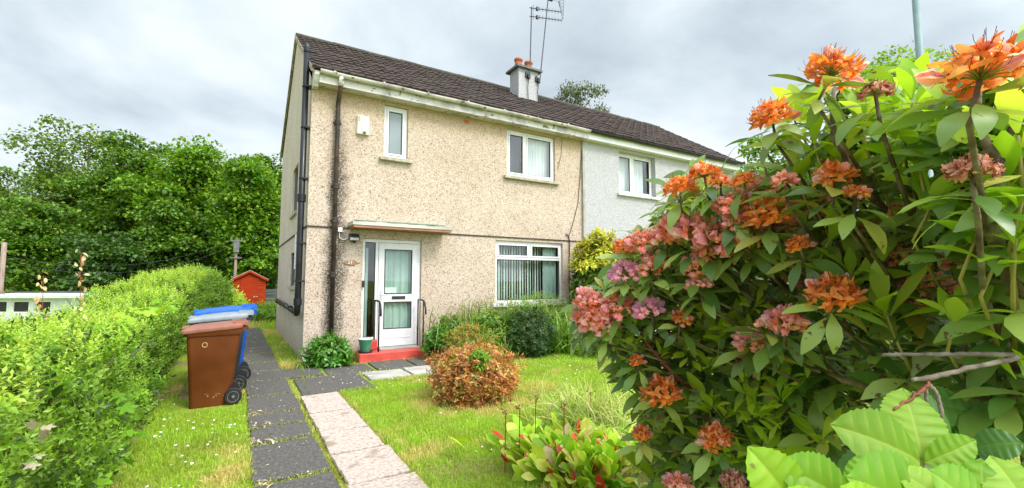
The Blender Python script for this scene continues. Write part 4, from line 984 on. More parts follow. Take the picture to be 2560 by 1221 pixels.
# ------------------------------------------------------------------ hedge
def hedge_h(y): return 1.02 + .20 * np.clip((y - 6.5) / 4, 0, 1) + .42 * np.clip((y - 10) / 6, 0, 1)
hx1, hx0 = -.80, -2.35
hedge = thing('privet_hedge', 'long clipped bright green privet hedge along the left of the path', 'hedge', (-1.55, 10, 0))
def hedge_pts(n, y0, y1, r, depth=.14):
    y = r.uniform(y0, y1, n); h = hedge_h(y); wT = hx1 - hx0; tot = h + wT; s = r.random(n) * tot
    face = s < h
    nx = np.where(face, 1., .05); nz = np.where(face, .12, 1.)
    x = np.where(face, hx1, hx1 - (s - h)); z = np.where(face, s, h)
    rc = .22; c = (hx1 - rc, h - rc); inn = (x > hx1 - rc) & (z > h - rc)      # rounded shoulder
    th = np.arctan2(z - c[1], x - c[0]); x = np.where(inn, c[0] + rc * np.cos(th), x); z = np.where(inn, c[1] + rc * np.sin(th), z)
    nx = np.where(inn, np.cos(th), nx); nz = np.where(inn, np.sin(th), nz)
    b = (vnoise(y, z + x, 1.3, 2) - .5) * .34 + (vnoise(y, z * 1.0 - x, 4.2, 4) - .5) * .16
    N = unit(np.stack([nx, np.zeros(n), nz], 1)); P = np.stack([x, y, z], 1) + N * (b - depth * r.random(n) ** 1.3)[:, None]
    P[:, 2] -= .13 * np.clip((-1.2 - P[:, 0]) / .9, 0, 1); P[:, 2] = np.maximum(P[:, 2], .03); P[:, 0] -= np.where(P[:, 2] < .25, (.25 - P[:, 2]) * .5, 0)
    return P, N
PS = [sprigT(11, 1., .35, leafT(1, .48, 2, .2, .3), .7, q, pairs=True) for q in (1, 2, 3)]
def sprigs(acc, n, y0, y1, size, r, upb=.5, depth=.14, T=PS, jit=.5):
    P, N = hedge_pts(n, y0, y1, r, depth); d = unit(N * .8 + np.array((0, 0, upb)) + r.normal(size=(n, 3)) * jit)
    s = size * (.7 + .6 * r.random(n)); up = unit(np.array((0, 0, 1.)) + r.normal(size=(n, 3)) * .4); w = r.integers(0, len(T), n)
    for i, q in enumerate(T): m = w == i; acc.scatter(q, frames(d[m], up[m], s[m]), P[m] - d[m] * s[m, None] * .5)
r = np.random.default_rng(11); a = Acc()
sprigs(a, 4000, 1.4, 5.2, .125, r, depth=.26); sprigs(a, 4200, 5.2, 10, .135, r, depth=.22); sprigs(a, 3800, 10, 21, .17, r)
a.build('foliage', M_privet, hedge)
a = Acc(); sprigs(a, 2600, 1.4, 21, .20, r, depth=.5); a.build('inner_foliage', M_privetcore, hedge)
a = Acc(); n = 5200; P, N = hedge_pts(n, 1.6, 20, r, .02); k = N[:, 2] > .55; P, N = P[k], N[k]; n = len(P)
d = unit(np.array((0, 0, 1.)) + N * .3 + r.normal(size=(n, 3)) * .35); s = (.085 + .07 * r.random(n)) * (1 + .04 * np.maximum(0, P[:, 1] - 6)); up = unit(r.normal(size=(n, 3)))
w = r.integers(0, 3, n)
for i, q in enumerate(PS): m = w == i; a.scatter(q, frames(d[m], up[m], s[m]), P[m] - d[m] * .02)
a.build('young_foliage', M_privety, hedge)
a = Acc()
for i in range(150):
    y = r.uniform(2, 18); x = r.uniform(hx0, hx1 - .15); h = hedge_h(y); a.tube([(x, y, 0), (x + r.normal() * .1, y, h * .6), (x + r.normal() * .2, y + r.normal() * .1, h - .05)], [.016, .01, .004], 4)
a.build('stem', M_bark, hedge)
# the rougher shrub that ends the hedge
def shrub(label, cat, c, rad, n, size, mats, T, kind, seed, group=None, upb=.5, inner=.6, jit=.5, stems=10, tint=None, zmin=.03, part='foliage', t=None, clump=0, lo=-.9):
    r = np.random.default_rng(seed); c = np.asarray(c, float); rad = np.asarray(rad, float)
    t = t or thing(kind, label, cat, (c[0], c[1], 0), group)
    d = rdir(n, r); d = d[d[:, 2] > lo]; n = len(d); rr = inner + (1 - inner) * r.random(n) ** .6
    bump = (.84 if not clump else .74) + (.32 if not clump else .5) * vnoise(d[:, 0] * 2 + d[:, 2], d[:, 1] * 2 + d[:, 2] * 2, 1.6 if not clump else clump, seed)
    P = c + d * rad * (rr * bump)[:, None]; k = P[:, 2] > zmin; P, d = P[k], d[k]; n = len(P)
    ld = unit(d * .8 + np.array((0, 0, upb)) + r.normal(size=(n, 3)) * jit); up = unit(np.array((0, 0, 1.)) + d * .3 + r.normal(size=(n, 3)) * .4)
    s = size * (.7 + .6 * r.random(n)); w = r.integers(0, len(T), n); a = Acc()
    mm = mats if isinstance(mats, (list, tuple)) else [mats]; mi = r.choice(len(mm), n)
    for i, q in enumerate(T):
        for j in range(len(mm)): m = (w == i) & (mi == j); a.scatter(q, frames(ld[m], up[m], s[m]), P[m] - ld[m] * s[m, None] * .4, j)
    a.build(part, list(mm), t)
    if stems:
        a = Acc()
        for i in range(stems):
            e = c + rdir(1, r)[0] * rad * .75; e[2] = max(e[2], c[2]); g = np.array((c[0] + r.normal() * .05, c[1] + r.normal() * .05, 0)); a.tube([g, (g + e) / 2 + r.normal(size=3) * .04, e], [.014, .009, .003], 5)
        a.build('stem', M_bark, t)
    return t
S1 = [sprigT(7, 1., .5, leafT(1, .42, 2, .2, .3), .6, q) for q in (5, 6)]
ROS = [sprigT(8, .35, 1., leafT(1, .30, 2, .12, .5), .35, q) for q in (7, 8, 9)]
PAL = [sprigT(6, .5, .8, leafT(1, .36, 3, .1, .6), .5, q) for q in (10, 11)]
shrub('dark tangled shrub at the far end of the hedge beside the shed', 'shrub', (-1.15, 18.6, .8), (1.0, 1.6, 1.1), 2600, .22, M_privet, S1, 'hedge_shrub', 31)
shrub('low dark green bush row across the far end of the path', 'shrub', (1.4, 19.0, .12), (2.1, .7, .55), 2600, .20, M_green, S1, 'low_shrub', 32)
shrub('pale ferny clump leaning over the lawn behind the blue bin', 'shrub', (-.15, 21.0, .45), (.5, .5, .6), 500, .3, M_privety, S1, 'fern_clump', 33)
# climbers and seedlings in the hedge
LB = lobedT(5)
def lobes(label, kind, pts, size, mat, seed, stem=None, cat='climber', upv=(0, 0, 1), T=None):
    r = np.random.default_rng(seed); P = np.array(pts); n = len(P)
    t = thing(kind, label, cat, (P[0][0], P[0][1], 0)); a = Acc()
    d = unit(r.normal(size=(n, 3)) * .6 + np.array((.5, -.6, -.3))); up = unit(np.array(upv) + r.normal(size=(n, 3)) * .35)
    a.scatter(LB if T is None else T, frames(d if T is None else unit(d + (0, 0, -.5)), up, size * (.6 + .7 * r.random(n))), P); a.build('foliage', mat, t)
    a = Acc()
    if stem is not None: a.tube(stem, .003, 5)
    else:
        a.tube(P[np.argsort(P[:, 1])] * (1, 1, .5) + (-.30, 0, .1), .003, 5)
    a.build('stem', M_redstem, t); return t
r = np.random.default_rng(21)
lobes('bright lobed vine trailing down the near foot of the hedge', 'hedge_climber', [(-.70 + r.uniform(-.08, .06), r.uniform(3.7, 5.8), r.uniform(.15, .75)) for i in range(24)], .10, M_lobed, 41, upv=(.7, -.3, .6))
lobes('pale cream undersides of bramble leaves near the left edge of the hedge', 'bramble', [(-.69, 2.66 + dy, zz) for dy, zz in ((-.08, .80), (.0, .78), (.06, .79), (.02, .90), (.09, .89), (.14, .88))], .058, M_pale, 42)
lobes('lobed climber lying over the hedge top beside the bins', 'hedge_climber', [(r.uniform(-1.15, -.72), r.uniform(4.9, 8.3), 1.14 + r.uniform(-.03, .1)) for i in range(20)], .15, M_privety, 43)
for (x, y0, y1, d, lb, sd) in ((205, 800, 632, 4.4, 'tallest pinkish sapling shoot standing above the hedge', 44), (112, 790, 690, 4.6, 'shorter pinkish shoot left of the tall sapling in the hedge', 45)):
    q = [at(x + (y0 - y) * .02 - 6, y, d) for y in np.linspace(y0 + 40, y1, 9)]
    lobes(lb, 'sapling_shoot', [p + rdir(1, r)[0] * .04 for p in q[2:] for k in range(3)], .062, M_pink, sd, q, 'sapling', T=leafT(1, .5, 3, .2, .7))

# ------------------------------------------------------------------ lawn
GB = []
for k, (cu, w) in enumerate(((.25, .10), (.8, .09), (1.3, .08))):
    a0 = np.linspace(0, 1, 3); z = np.array([0, .55, 1 - .25 * cu]); x = np.array([0, .10, .42]) * cu
    GB.append((np.array([(x[0], -w / 2, 0), (x[0], w / 2, 0), (x[1], w * .4, z[1]), (x[1], -w * .4, z[1]), (x[2], 0, z[2])]), [(0, 1, 2, 3), (3, 2, 4)], np.array([0, 0, .05, .05, .12])))
def blades(acc, P, h, r, T=GB, tint=None, lean=.25):
    n = len(P); z = unit(np.array((0, 0, 1.)) + r.normal(size=(n, 3)) * lean); x = unit(np.cross(z, rdir(n, r))); y = np.cross(z, x)
    M = np.stack([x, y, z], -1) * np.asarray(h)[:, None, None]; w = r.integers(0, len(T), n)
    for i, q in enumerate(T):
        m = w == i; acc.scatter(q, M[m], P[m], 0, 0. if tint is None else tint[m])
def inside(x, y, poly):
    ok = np.zeros(len(x), bool); j = len(poly) - 1
    for i in range(len(poly)):
        xi, yi = poly[i]; xj, yj = poly[j]
        ok ^= ((yi > y) != (yj > y)) & (x < (xj - xi) * (y - yi) / (yj - yi + 1e-12) + xi); j = i
    return ok
def lawn(poly, n, h, seed, acc):
    r = np.random.default_rng(seed); q = np.array(poly); x = r.uniform(q[:, 0].min(), q[:, 0].max(), n); y = r.uniform(q[:, 1].min(), q[:, 1].max(), n)
    k = inside(x, y, poly); x, y = x[k], y[k]
    k = ~((x > -.58) & (x < .12) & (y > 6.44) & (y < 8.75)); x, y = x[k], y[k]
    p1, p2, p3 = vnoise(x, y, .9, 3), vnoise(x, y, 2.6, 6), vnoise(x, y, 8., 9)
    dry = np.clip((p1 * .42 + p2 * .33 + p3 * .25 - .465) * 5.5, 0, .95); dry = np.maximum(dry, np.clip(1.15 - np.abs(np.hypot(x - 2.7, y - 5.35) - .62) * 3.2, 0, .8) * (p3 > .3)); dry += r.random(len(x)) * .14
    blades(acc, np.stack([x, y, gz(x, y)], 1), h * (.5 + .9 * r.random(len(x))) * (.8 + .5 * p2), r, tint=dry)
a = Acc()
L1 = [(1.25, 1.5), (1.25, 6.55), (1.70, 6.68), (1.72, 7.0), (3.15, 7.03), (3.2, 7.55), (4.2, 7.9), (6.4, 7.4), (6.2, 5.6), (4.6, 3.6), (3.0, 1.8)]
lawn(L1, 150000, .050, 51, a)
lawn([(-.78, 1.5), (.17, 1.5), (.17, 16.5), (-.1, 16.5), (-.70, 8), (-.74, 5)], 60000, .055, 52, a)
lawn([(.72, 8.7), (1.08, 8.7), (1.06, 15.5), (.75, 15.5)], 9000, .085, 53, a)
lawn([(-2, 16), (4, 16), (4, 30), (-2, 30)], 26000, .14, 54, a)
o = a.build('lawn_grass', M_grass); tag(o, 'bright green mown lawn with straw coloured patches', 'grass'); struct(o, 'stuff')
# grass in the joints of the paving
r = np.random.default_rng(60); a = Acc(); P = []
for y in ys[1:]:
    for i in range(420):
        if vnoise([i * .3], [y * 3], .4, 8)[0] > .30: P.append((r.uniform(.15, .74), y + r.normal() * .018, .0))
for i in range(2300):
    y = r.uniform(2, 7.8)
    if vnoise([y], [1.], 1.7, 12)[0] > .30: P.append((.728 + r.normal() * .016, y, 0))
for i in range(1500): y = r.uniform(2, 16.4); P.append((.155 + abs(r.normal()) * .02, y, 0)); P.append((.72 - abs(r.normal()) * .02, 8.6 + (y - 2) * .54, 0))
for i in range(1700): y = r.uniform(2.4, 6.55); P.append((1.245 + r.normal() * .022, y, 0))
for i in range(500): x = r.uniform(.75, 3.2); P.append((x, 7.70 + r.normal() * .03, 0)); P.append((x, 8.56 + r.normal() * .03, 0))
P = np.array(P); blades(a, P, .05 * (.4 + r.random(len(P))), r, lean=.5); o = a.build('joint_grass', M_moss); tag(o, 'tufts of moss and grass in the paving joints', 'grass'); struct(o, 'stuff')
# daisies and fallen petals
dz = (np.array([(.5 * cos(q), .5 * sin(q), .06 * (i % 2)) for i, q in enumerate(np.arange(10) * pi / 5)] + [(0, 0, .1)]), [(i, (i + 1) % 10, 10) for i in range(10)])
r = np.random.default_rng(61); x = np.concatenate([r.uniform(1.3, 5.5, 330), r.uniform(-.6, .15, 150)]); y = np.concatenate([r.uniform(2.5, 7.6, 330), r.uniform(2.8, 8.6, 150)]); k = vnoise(x, y, 1.4, 22) > .45; x, y = x[k], y[k]; n = len(x)
a = Acc(); a.scatter(dz, frames(rdir(n, r) * (1, 1, .15), np.array((0, 0, 1.)) + r.normal(size=(n, 3)) * .25, .014 + .014 * r.random(n)), np.stack([x, y, .045 + .02 * r.random(n)], 1))
o = a.build('daisies', M_white); tag(o, 'tiny white daisies scattered over the lawn', 'daisies'); struct(o, 'stuff')
n = 700; a = Acc(); r = np.random.default_rng(62); x = np.concatenate([.18 + .5 * r.random(450) ** 1.7, r.uniform(.8, 3.2, 250)]); y = np.concatenate([r.uniform(3, 16, 450), r.uniform(6.6, 8.5, 250)])
a.scatter(leafT(1, .5, 2, .3, .4), frames(rdir(n, r) * (1, 1, .1), np.array((0, 0, 1.)) + r.normal(size=(n, 3)) * .3, .010 + .03 * r.random(n) ** 3), np.stack([x, y, np.full(n, .043)], 1))
k = 60; x = .20 + .16 * r.random(k) ** 1.5; y = r.choice([3.9, 4.86, 4.95, 5.36, 5.5, 5.9], k) + r.normal(size=k) * .05
a.scatter(leafT(1, .22, 2, .3, .6), frames(rdir(k, r) * (1, 1, .1), np.array((0, 0, 1.)) + r.normal(size=(k, 3)) * .3, .05 + .05 * r.random(k)), np.stack([x, y, np.full(k, .046)], 1))
o = a.build('fallen_petals', M_debris); tag(o, 'pale fallen petals and dry scraps on the dark paving', 'petals'); struct(o, 'stuff')

# ------------------------------------------------------------------ garden plants
def strapT(L=1., W=.04, droop=.8, n=6):
    V = []; Fc = []; C = []
    for i in range(n + 1):
        t = i / n; an = droop * t * t * 1.6; x = L * (t * sin(an) * .75); z = L * t * (1 - .45 * (1 - cos(an)) ) * cos(an * .45); w = W / 2 * (1 - t ** 3) * (.7 + .6 * min(1, t * 4) * .5)
        V += [(x, -w, z), (x, w, z)]; C += [t * .25] * 2
        if i: Fc.append((2 * i - 2, 2 * i - 1, 2 * i + 1, 2 * i))
    return (np.array(V), Fc, np.array(C))
def straps(label, kind, c, spread, n, h, mat, seed, W=.04, droop=(.2, .7, 1.1), lean=.3, cat='plant', t=None, part='foliage', tint=0., zb=0.):
    r = np.random.default_rng(seed); t = t or thing(kind, label, cat, (c[0], c[1], 0)); a = Acc(); T = [strapT(1, W, q) for q in droop]
    P = np.stack([c[0] + r.normal(size=n) * spread[0], c[1] + r.normal(size=n) * spread[1], np.full(n, zb)], 1)
    z = unit(np.array((0, 0, 1.)) + r.normal(size=(n, 3)) * lean); x = unit(np.cross(z, rdir(n, r))); M = np.stack([x, np.cross(z, x), z], -1) * (h * (.5 + .6 * r.random(n)))[:, None, None]
    w = r.integers(0, len(T), n)
    for i, q in enumerate(T): m = w == i; a.scatter(q, M[m], P[m], 0, tint)
    a.build(part, mat, t); return t

shrub('glossy green peony at the house corner by the downpipe', 'plant', (1.44, 8.56, .22), (.42, .30, .34), 420, .17, M_peony, PAL, 'peony_plant', 71, inner=.35, upb=.7, clump=3)
# bronze azalea with a green seedling growing through it
az = shrub('rounded bronze orange azalea on the lawn with a green seedling in it', 'shrub', (2.68, 5.36, .27), (.62, .60, .42), 2300, .10, [M_azalea, M_azalea, M_azalea, M_azalea, M_azalea, M_azaleag], [sprigT(7, .5, .62, leafT(1, .38, 2, .15, .3), .5, q) for q in (12, 13)], 'azalea_bush', 72, inner=.5, clump=5.5, stems=30, lo=-.85, jit=.7)
shrub('', '', (2.56, 4.98, .56), (.14, .12, .14), 90, .10, M_green, PAL, '', 73, t=az, part='green_seedling', stems=0, inner=.2)
shrub('yellow bronze azalea behind the orange bush near the step', 'shrub', (3.85, 7.8, .34), (.56, .35, .36), 900, .10, [M_azaleag, M_azaleag, M_green, M_azalea], [sprigT(7, .5, .6, leafT(1, .38, 2, .15, .3), .5, 14)], 'azalea_bush', 74, inner=.4)
shrub('leafy potted plant spilling over the dark red pot', 'plant', (3.36, 8.28, .36), (.30, .26, .30), 230, .13, M_peony, PAL, 'potted_plant', 75, inner=.3)
pt = shrub('leafy plant with a salmon pink bloom by the right handrail', 'plant', (3.75, 8.55, .48), (.32, .26, .36), 260, .14, M_peony, PAL, 'rose_plant', 76, inner=.3)
a = Acc(); r = np.random.default_rng(8); a.scatter(leafT(1, .8, 3, .3, .6), frames(rdir(16, r), rdir(16, r), np.full(16, .055)), np.tile([3.60, 8.32, .80], (16, 1)) + r.normal(size=(16, 3)) * .012); a.build('bloom', M_petp, pt)
straps('patch of tall wild grass and montbretia leaves along the house wall', 'grass_clump', (4.35, 8.45), (.42, .22), 620, 1.15, M_weed, 77, .022, (.2, .5, .9), .22)
straps('fresh green strap leaves in front of the wall left of the window', 'grass_clump', (4.55, 8.15), (.38, .2), 420, .85, M_iris, 78, .035, (.2, .6, 1.0), .25)
# seed heads and thin weed stems against the wall
t = thing('weed_clump', 'thin seeding weed stems standing against the wall and window', 'weeds', (5.2, 8.75, 0)); a = Acc(); b = Acc(); r = np.random.default_rng(79)
for i in range(90):
    x = r.uniform(3.9, 7.0); y = r.uniform(8.55, 8.95); h = r.uniform(.75, 1.28); e = np.array((x + r.normal() * .08, y, h)); a.tube([(x, y, 0), (x, y, h * .6), e], [.004, .003, .0015], 4)
    k = 14; q = e - np.stack([r.normal(size=k) * .025, r.normal(size=k) * .02, r.random(k) * h * .32], 1); b.scatter(leafT(1, .3, 2, .1, .4), frames(rdir(k, r) + (0, 0, .5), rdir(k, r), .03 + .05 * r.random(k)), q)
a.build('stem', M_ystem, t); b.build('foliage', M_weed, t)
shrub('feathery light green weeds under the front window', 'plant', (5.9, 8.5, .62), (1.1, .36, .55), 1500, .18, [M_green, M_iris], [sprigT(9, 1., .34, leafT(1, .25, 2, .1, .3), .7, 15)], 'weed_clump', 80, inner=.3, upb=.9)
shrub('loose mid green shrub between the doorstep plants and the hebe', 'shrub', (4.5, 8.0, .42), (.62, .40, .50), 1100, .15, [M_green, M_iris, M_peony], PAL + S1, 'leafy_shrub', 79, inner=.35, upb=.8, clump=4)
shrub('dark rounded hebe bush under the front window', 'shrub', (5.05, 7.62, .38), (.56, .44, .56), 2600, .10, [M_hebe], S1, 'hebe_bush', 81, inner=.55, clump=3)
straps('dark green iris clump right of the hebe bush', 'iris_clump', (6.0, 7.75), (.30, .22), 420, .95, M_iris, 82, .045, (.25, .7, 1.2), .32)
straps('pink flowered spike with strap leaves left of the hebe bush', 'gladiolus', (4.25, 7.35), (.06, .05), 16, .5, M_iris, 83, .05, (.2, .5), .3)
shrub('low mid green ground cover under the rhododendron edge', 'plant', (6.35, 6.95, .12), (.65, .5, .34), 1300, .10, [M_green, M_hebe], S1, 'low_shrub', 84, inner=.3)
pi_ = shrub('tall pieris with yellow new growth at the party wall', 'shrub', (7.35, 8.15, 1.15), (.62, .50, 1.25), 2300, .22, M_pieris, ROS, 'pieris_bush', 85, inner=.5, clump=2.4, stems=16)
r = np.random.default_rng(86); n = 900; d = rdir(n, r); d = d[(d[:, 2] > -.25)]; n = len(d); bump = .9 + .34 * vnoise(d[:, 0] * 2 + d[:, 2], d[:, 1] * 2 + d[:, 2] * 2, 2.4, 85)
P = np.array((7.40, 8.12, 1.25)) + d * np.array((.66, .52, 1.25)) * bump[:, None]; a = Acc(); w = r.integers(0, 3, n); s = .15 + .09 * r.random(n); k = vnoise(P[:, 0], P[:, 2], 2.6, 88) + .42 * (P[:, 2] > 1.75) > .52
for i, q in enumerate(ROS): m = (w == i) & k; a.scatter(q, frames(unit(d[m] * .5 + (0, 0, .8) + r.normal(size=(m.sum(), 3)) * .25), rdir(m.sum(), r), s[m]), P[m])
a.build('young_foliage', M_pierisy, pi_)
shrub('second yellow topped pieris shoot beside the white wall', 'shrub', (8.25, 8.0, 1.5), (.35, .35, .98), 800, .2, [M_pierisy, M_pieris], ROS, 'pieris_bush', 87, inner=.5)
straps('blonde tufted sedge between the bergenia and the rhododendron', 'sedge_clump', (3.05, 3.50), (.20, .26), 1200, .58, M_straw, 90, .018, (.4, .9, 1.3), .45, tint=.0)
straps('green arching sedge in front of the rhododendron foot', 'sedge_clump', (2.86, 3.40), (.14, .16), 320, .42, M_iris, 91, .03, (.4, .9, 1.3), .5)
straps('dry pale grass at the shaded edge of the lawn', 'sedge_clump', (3.85, 4.9), (.35, .40), 380, .16, M_straw, 92, .018, (.4, .9, 1.3), .6)
straps('weedy green tufts along the gable wall', 'weed_clump', (.93, 10.3), (.09, 1.3), 420, .22, M_weed, 93, .04, (.3, .8, 1.2), .5)
# bergenia: upright spoon leaves, a few red, with dead flower stalks
SP = []
for cu in (.2, .5, .8):
    T = leafT(1, .52, 5, .14, cu, .64, .10); SP.append(T)
bt = thing('bergenia_patch', 'bergenia with upright spoon leaves, some cream and red, and dead stalks', 'plant', (2.2, 3.2, 0))
r = np.random.default_rng(95); n = 560; x = 2.38 + r.normal(size=n) * .30; y = 2.90 + r.normal(size=n) * .30; cc = (x + y * .2 > 2.56); x = np.where(cc, x, x + .3)
P = np.stack([x, y, .02 + .10 * r.random(n)], 1); d = unit(np.stack([(x - 2.5) * 1.0, (y - 3.1) * 1.0, np.full(n, 1.0)], 1) + r.normal(size=(n, 3)) * .28); up = unit(-np.stack([(x - 2.5), (y - 3.1) + .5, np.full(n, -.35)], 1) + r.normal(size=(n, 3)) * .4)
s = .12 + .10 * r.random(n); mi = r.choice(3, n, p=(.87, .05, .08)); a = Acc(); w = r.integers(0, 3, n)
for i, q in enumerate(SP):
    for j in range(3): m = (w == i) & (mi == j); a.scatter(q, frames(d[m], up[m], s[m]), P[m], j)
q = np.array([ground(x, y, .05) for x, y in ((1292, 1150), (1300, 1128), (1425, 1172), (1440, 1190), (1395, 1205), (1335, 1180), (1520, 1205))]); k = len(q)
a.scatter(SP[1], frames(unit(r.normal(size=(k, 3)) * .35 + (-.25, -.4, .75)), unit(r.normal(size=(k, 3)) * .3 + (.0, -.7, .5)), .13 + .04 * r.random(k)), q, 1)
a.build('foliage', [M_berg, M_bergr, M_bergs], bt)
for (px, py, dd) in ((1262, 1030, 3.6), (1297, 1020, 3.7), (1337, 1000, 3.8), (1408, 1015, 3.75), (1475, 980, 4.2)):
    q = at(px, py, dd); a = Acc(); a.tube([(q[0], q[1], 0), (q[0] + .01, q[1], q[2])], .004, 5); k = 14; a.scatter(leafT(1, .4, 2, .1, .4), frames(rdir(k, r) + (0, 0, .6), rdir(k, r), np.full(k, .03)), np.tile(q, (k, 1)) + r.normal(size=(k, 3)) * .012); a.build('dead_flower_stalk', M_redstem, bt)

# ------------------------------------------------------------------ rhododendron
rb = ground(2560, 1221) * 0; c0 = at(2480, 900, 1.75); rb = np.array((c0[0], c0[1], 0))
rho = thing('rhododendron_bush', 'big rhododendron with orange, pink and lilac flower heads on the right', 'shrub', rb)
r = np.random.default_rng(301)
def rd(px, py):                                            # how far the bush's near side is along each line of sight
    d = np.interp(px, [1420, 1560, 1700, 1950, 2200, 2400, 2560, 2800], [2.45, 2.25, 2.08, 1.72, 1.38, 1.12, .98, .9])
    return d + np.interp(py, [0, 300, 700, 1000, 1221], [-.12, -.02, .0, .10, .16])
RL = [leafT(1, .34, 5, .10, cu, .56, .05, wv) for cu, wv in ((.25, .004), (.6, .008), (.9, .006), (.4, -.01))]
def rosette(acc, P, ax, n, L, spread, r, T, mat=0, jit=.16, tint=0.):
    ax = unit(ax); e1 = unit(np.cross(ax, (.3, .2, .9))); e2 = np.cross(ax, e1); a0 = r.random() * 6
    th = a0 + np.arange(n) * 2.399 + r.normal(size=n) * .2; sp = spread + r.normal(size=n) * jit + np.linspace(.22, -.28, n)
    out = np.cos(th)[:, None] * e1 + np.sin(th)[:, None] * e2; d = np.cos(sp)[:, None] * ax + np.sin(sp)[:, None] * out
    up = np.sin(sp)[:, None] * ax - np.cos(sp)[:, None] * out + r.normal(size=(n, 3)) * .16
    s = L * (.72 + .45 * r.random(n)); w = r.integers(0, len(T), n); pos = P - ax * np.linspace(.035, 0, n)[:, None] + d * .012
    for i, q in enumerate(T): m = w == i; acc.scatter(q, frames(d[m], up[m], s[m]), pos[m], mat, tint)
OUT = [(1440, 800), (1470, 740), (1520, 690), (1570, 610), (1650, 560), (1665, 480), (1720, 430), (1830, 440), (1880, 420), (1890, 330), (1960, 300), (2020, 230), (2090, 190), (2170, 210), (2260, 240), (2330, 200), (2400, 190), (2440, 130), (2620, 110), (2760, 500), (2760, 1000), (2500, 1010), (2330, 960), (2150, 1000), (2080, 1080), (2020, 1300), (1650, 1300), (1610, 1150), (1610, 1010), (1560, 950), (1540, 880), (1470, 850)]
fol = Acc(); stems = Acc(); yf = Acc(); ys_ = Acc()
def hubp(P):                                               # where the twig carrying a point comes from
    c = np.array((rb[0], rb[1], .55)); q = P * .80 + c * .20; q[2] = min(q[2], P[2] - .06); return q
cand = []; tries = 0
while len(cand) < 720 and tries < 60000:
    tries += 1; px = r.uniform(1430, 2760); py = r.uniform(110, 1300)
    if not inside(np.array([px]), np.array([py]), OUT)[0]: continue
    lay = r.choice([0, 1, 2, 3], p=(.34, .28, .22, .16)); dark = 2010 < px < 2520 and 690 < py < 1000
    if dark and lay < 1 and r.random() < .8: continue
    if px > 1880 and py < 690 and (lay > 1 or r.random() < (.82, .93)[lay]): continue
    d = rd(px, py) + lay * .26 + r.random() * .18
    cell = (150 + 45 * lay) * 1.0 / max(.8, d) * .62
    if any(abs(px - q[0]) < cell * .62 and abs(py - q[1]) < cell * .62 and q[2] == lay for q in cand): continue
    cand.append((px, py, lay, d))
view = unit(ray(2000, 600))
for px, py, lay, d in cand:
    P = at(px, py, d); ax = np.array((0, 0, .9)) - view * .35 + r.normal(size=3) * .28 + (P - np.array((rb[0], rb[1], 1.0))) * .25
    rosette(fol, P, ax, r.integers(7, 12), .14 + .02 * r.random(), 1.32, r, RL)
    if lay < 3: stems.tube([P, P - unit(ax) * .06, hubp(P)], [.0035, .004, .006], 5)
# clusters of leaves under the flower heads, and the flower heads
def petalT(L, W, cu, wv): return leafT(L, W, 4, .25, cu, .55, .12, wv)
PF = [petalT(1, .62, .9, .03), petalT(1, .55, 1.2, -.04)]; PW = [petalT(1, .40, 1.6, .10), petalT(1, .34, .7, -.12), petalT(1, .44, 2.2, .12)]
def truss(name, kind, seed):
    r = np.random.default_rng(seed); a = Acc(); nf = 30
    for i in range(nf):
        u = (i + .5) / nf; th = i * 2.4 + r.normal() * .2; ph = math.acos(1 - u * 1.12) + r.normal() * .1
        dr = np.array((sin(ph) * cos(th), sin(ph) * sin(th), cos(ph) * .95 + .12)); dr = unit(dr); b = dr * (.25 + .05 * r.random()); bend = dr * .14 + np.array((0, 0, .02))
        a.tube([(0, 0, 0), bend, b], [.012, .010, .009], 4, 2)
        fresh = {'pink': .9, 'lilac': .97, 'mixed': .44, 'orange': .14, 'withered': .0}[kind] > r.random()
        e1 = unit(np.cross(dr, (.3, .5, .8))); e2 = np.cross(dr, e1); t5 = np.arange(5) * 2 * pi / 5 + r.random() * 6; out = np.cos(t5)[:, None] * e1 + np.sin(t5)[:, None] * e2
        if fresh:
            d = unit(dr * .95 + out * .75 + r.normal(size=(5, 3)) * .1); up = unit(out * -.8 + dr * .9); s = .25 * (.85 + .3 * r.random(5))
            for j in range(5): a.scatter(PF[j % 2], frames(d[j:j + 1], -up[j:j + 1], s[j:j + 1] * -1 * -1), (b + out[j] * .012)[None], 0)
        else:
            d = unit(dr * .9 + out * .6 + r.normal(size=(5, 3)) * .35); up = unit(rdir(5, r)); s = .235 * (.7 + .5 * r.random(5))
            for j in range(5): a.scatter(PW[j % 3], frames(d[j:j + 1], up[j:j + 1], s[j:j + 1]), (b + out[j] * .012)[None], 1)
        for j in range(2):                                  # stamens curl out past the petals
            o2 = unit(dr + rdir(1, r)[0] * .5); a.tube([b, b + o2 * .11, b + o2 * .18 + np.array((0, 0, .02)), b + o2 * .21 + np.array((0, 0, .06))], [.004, .003, .003, .0045], 3, 3)
    me = a
    return me
KM = {'pink': [M_petp, M_petm, M_ped, M_fil], 'lilac': [M_petl, M_petp, M_ped, M_petp], 'mixed': [M_petp, M_petm, M_ped, M_fil], 'orange': [M_petp, M_peto, M_ped, M_fil], 'withered': [M_petw, M_petw, M_ped, M_fil]}
KL = {'pink': 'fresh pink flower head', 'lilac': 'fresh lilac flower head', 'mixed': 'half faded pink and orange flower head', 'orange': 'faded orange flower head', 'withered': 'withered brown mauve flower head'}
PROTO = {k: [truss('flower_cluster', k, 400 + 10 * i + j) for j in range(3)] for i, k in enumerate(KM)}
used = {}
